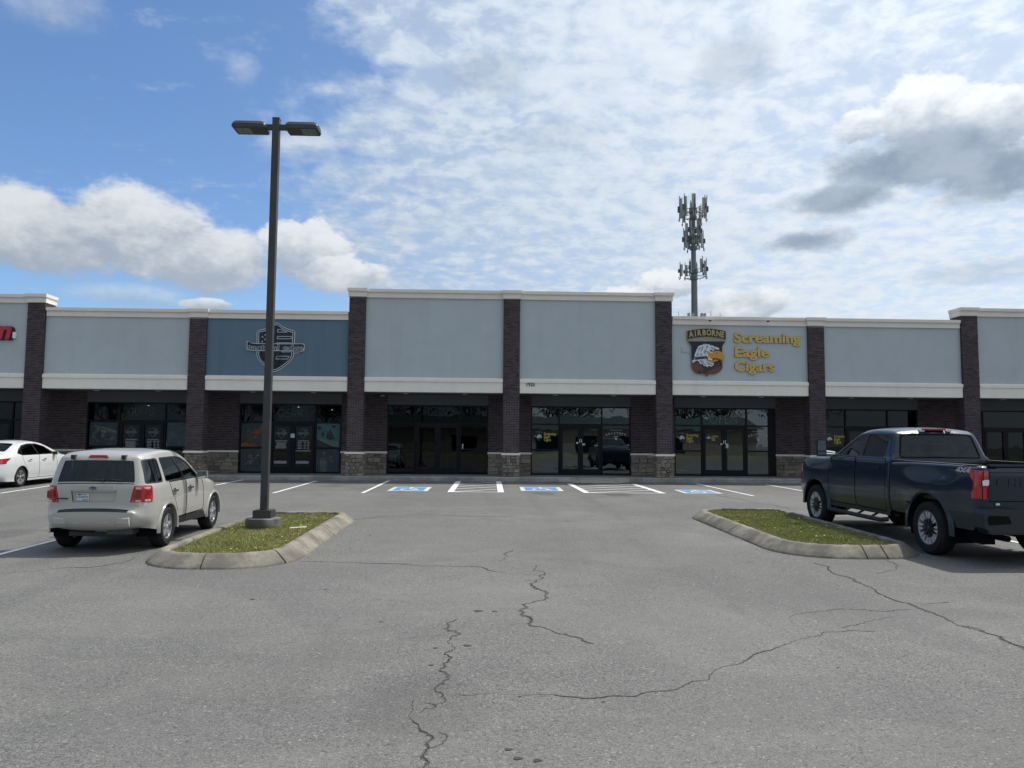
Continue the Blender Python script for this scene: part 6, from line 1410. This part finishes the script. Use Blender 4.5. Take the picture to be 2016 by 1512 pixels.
wz = rounded([(-.18, 1.09), (-.02, 1.22), (.25, 1.345), (.65, 1.40), (1.10, 1.395), (1.50, 1.30), (1.98, 1.06), (1.90, 1.02), (.05, 1.02)], .04)
w1 = rounded([(-.12, 1.09), (.0, 1.20), (.06, 1.23), (.06, 1.04)], .02); w2 = rounded([(.085, 1.04), (.085, 1.25), (.27, 1.325), (.66, 1.375), (.86, 1.375), (.98, 1.04)], .02); w3 = rounded([(1.02, 1.04), (.90, 1.375), (1.10, 1.37), (1.48, 1.275), (1.86, 1.05)], .02)
sb = rounded([(.40, .28), (.36, .50), (.12, .80), (.05, 1.02), (.99, 1.02), (.99, .28)], .04); sb_o = rounded([(.385, .265), (.345, .50), (.105, .80), (.035, 1.03), (1.0, 1.03), (1.0, .265)], .04)
sf_ = rounded([(1.01, .28), (1.01, 1.02), (1.93, 1.02), (2.05, .85), (2.10, .28)], .04); sf_o = rounded([(1.0, .265), (1.0, 1.03), (1.945, 1.03), (2.065, .85), (2.115, .265)], .04)
S.side([('side_window', w1), ('side_window', w2), ('side_window', w3), ('trim', wz), ('tail_lamp', [(-1.2, .76), (-1.2, .93), (-.56, .955), (-.62, .90), (-.70, .86), (-.75, .78)]), ('rear_door', sb), ('front_door', sf_), ('seam', sb_o), ('seam', sf_o), ('cladding', [(.5, .30), (.5, .315), (2.0, .36), (2.0, .345)])], {'side_window': -.006, 'trim': -.002, 'seam': -.005, 'tail_lamp': .005, 'cladding': .001})
S.strip([('rear_glass', rounded([(-.60, 1.13), (-.50, 1.37), (.50, 1.37), (.60, 1.13)], .05)), ('tail_lamp_in2', [(.35, .78), (.35, .92), (.9, .93), (.9, .76)]), ('tail_lamp_in', [(-.35, .78), (-.35, .92), (-.9, .93), (-.9, .76)]), ('seam', [(-.8, .60), (-.8, .61), (.8, .61), (.8, .60)])], [('windshield', rounded([(-.62, 1.05), (-.52, 1.38), (.52, 1.38), (.62, 1.05)], .05))], {'rear_glass': -.004, 'tail_lamp_in': .005, 'tail_lamp_in2': .005, 'seam': -.003})
tbl = {'body': ('body', P_SED), 'seam': ('panel_gap', M['dark']), 'trim': ('window_trim', M['black']), 'cladding': ('door_crease', M['steeld']), 'rear_glass': ('rear_window', M['cglassd']), 'windshield': ('windshield', M['cglass']), 'tail_lamp_in': ('tail_lamp', M['redl']), 'tail_lamp_in2': ('tail_lamp', M['redl'])}
for s_ in 'LR': tbl['side_window_'+s_] = ('side_window', M['cglassd']); tbl['tail_lamp_'+s_] = ('tail_lamp', M['redl']); tbl['rear_door_'+s_] = ('door', P_SED); tbl['front_door_'+s_] = ('door', P_SED)
S.build(tbl, sed)
mb = MB(); mb.box(-.66, .66, -.9, 3.4, .18, .34); mb.build('underbody', M['dark'], sed)
for cy in (0, WBs): well(sed, .86, .55, cy, .325, .375)
for sd in (-1, 1):
    for cy in (0, WBs): wheel(sed, sd*.785, cy, .325, .225, .215, 5, 'sedan', sd, M['alloy'], M['alloyd'])
    for y in (.42, 1.26): mb = MB(); X_ = float(S.halfw(np.array([(y, .87)]))[0]); mb.tube([(sd*(X_), y-.1, .87), (sd*(X_+.035), y-.06, .875), (sd*(X_+.035), y+.08, .875), (sd*X_, y+.11, .87)], .014, 5); mb.build('door_handle', M['chrome'], sed)
    mb = MB(); mb.box(-.09, .09, -.05, .06, -.06, .06); mb.v = [(x*(1 if y < 0 else .7), y, z*(1 if y < 0 else .7)) for x, y, z in mb.v]; mo = mb.build('wing_mirror', P_SED, sed, loc=(sd*.93, 1.90, 1.05)); mb = MB(); mb.box(-.08, .08, -.056, -.051, -.05, .05); mb.build('mirror_glass', M['black'], mo)
    mb = MB(); mb.add([(sd*.80, -1.02, .84), (sd*.86, -.85, .85), (sd*.86, -.80, .90), (sd*.78, -1.03, .91)], [(0, 1, 2, 3)]); mb.v = [(x*1.0, y, z) for x, y, z in mb.v]
mb = MB(); mb.box(-.7, .7, -.2, 2.2, .34, .40); mb.box(-.66, .66, 1.7, 1.95, .4, 1.0); mb.build('cabin_floor', M['dark'], sed); seats(sed, [(.25, (-.36, .36)), (1.2, (-.36, .36))], .4, .62)

# ------------------------------------------------------------------ across the road, behind the camera (seen only mirrored in the shop glass)
vg = MB(); vg.add([(-150, -85, gz(-85)+.02), (150, -85, gz(-85)+.02), (150, -52, gz(-52)+.02), (-150, -52, gz(-52)+.02)], [(0, 1, 2, 3)]); M['verge'] = mat('verge_grass', (.17, .16, .075), 1.0, var=.4, scale=.5)
tag(vg.build('grass_verge', M['verge']), kind='structure')
bl = thing('green_roof_store', 'low tan store with a green metal roof across the road, mirrored in the shop windows', 'building', (14, -88, gz(-90)-.2))
mb = MB(); mb.box(-34, 30, -14, 0, 0, 4.2); mb.build('wall', mat('tan_wall', (.32, .27, .22), .9), bl)
mb = MB(); mb.prism([(-1.0, 4.1), (-17, 4.1), (-9, 6.4)], -35, 31, plane='yz'); mb.v = [(v[0], v[1]+1.6, v[2]) for v in mb.v]; mb.build('roof', mat('green_roof', (.035, .062, .052), .7), bl, fix=True)
for k in range(6):
    mb = MB(); mb.box(-19+k*6.6, -15+k*6.6, 0, .05, .6, 3.0); mb.build('window', M['frame'], bl)
leafm = piece_mat('leaf_cards', [(.035, .055, .018), (.06, .085, .026), (.09, .11, .04), (.05, .06, .03)], .8, False, .0)
bark = mat('tree_bark', (.10, .085, .07), .95, var=.3)
TREES = [(-62+8.2*k+(k*37 % 5)-2, -100-(k*53 % 9), 13+(k*29 % 4)*1.1, (.9, 1, .35, .8, 1, .5)[k % 6]) for k in range(16)]
ORD = 'first second third fourth fifth sixth seventh eighth ninth tenth eleventh twelfth thirteenth fourteenth fifteenth sixteenth'.split()
TL = ['leafy', 'full leafy', 'nearly bare', 'budding', 'dense green', 'half bare']
for k, (x, y, H_, dn_) in enumerate(TREES):
    t = thing('roadside_tree', ORD[k]+' tree from the left across the road, '+TL[k % 6]+', mirrored in the shop windows', 'tree', (x, y, gz(y)), group='trees across the road'); rt = random.Random(k)
    mb = MB(); mb.tube([(0, 0, 0), (.1, 0, H_*.3), (0, .1, H_*.55)], .28, 8, r1=.13); tips = []
    for j in range(16):
        a = rt.uniform(0, 2*pi); z0_ = H_*rt.uniform(.25, .5); r = H_*rt.uniform(.22, .42); z1_ = min(H_, z0_+H_*rt.uniform(.2, .5)); m_ = (r*.5*cos(a), r*.5*sin(a), (z0_+z1_)/2+.3); e_ = (r*cos(a), r*sin(a), z1_)
        mb.tube([(0, 0, z0_), m_, e_], .09, 5, r1=.02); tips.append(e_); tips.append(m_)
        for q in range(4):
            b_ = rt.uniform(0, 2*pi); f_ = (m_[0]+1.4*cos(b_), m_[1]+1.4*sin(b_), m_[2]+rt.uniform(.3, 1.6)); mb.tube([m_, f_], .03, 3, r1=.01); tips.append(f_)
    mb.build('trunk', bark, t); mb = MB()
    for j in range(int(3200*dn_)):
        c = rt.choice(tips); s_ = rt.uniform(.12, .30); p0 = Vector((c[0]+rt.gauss(0, 1.0), c[1]+rt.gauss(0, 1.0), c[2]+rt.gauss(0, .55))); u = Vector((rt.gauss(0, 1), rt.gauss(0, 1), rt.gauss(0, 1))).normalized()*s_; v = Vector((rt.gauss(0, 1), rt.gauss(0, 1), rt.gauss(0, 1))).normalized()*s_
        mb.add([p0, p0+u, p0+u+v, p0+v], [(0, 1, 2, 3)])
    mb.build('crown', leafm, t)
print('objects', len(D_.objects))
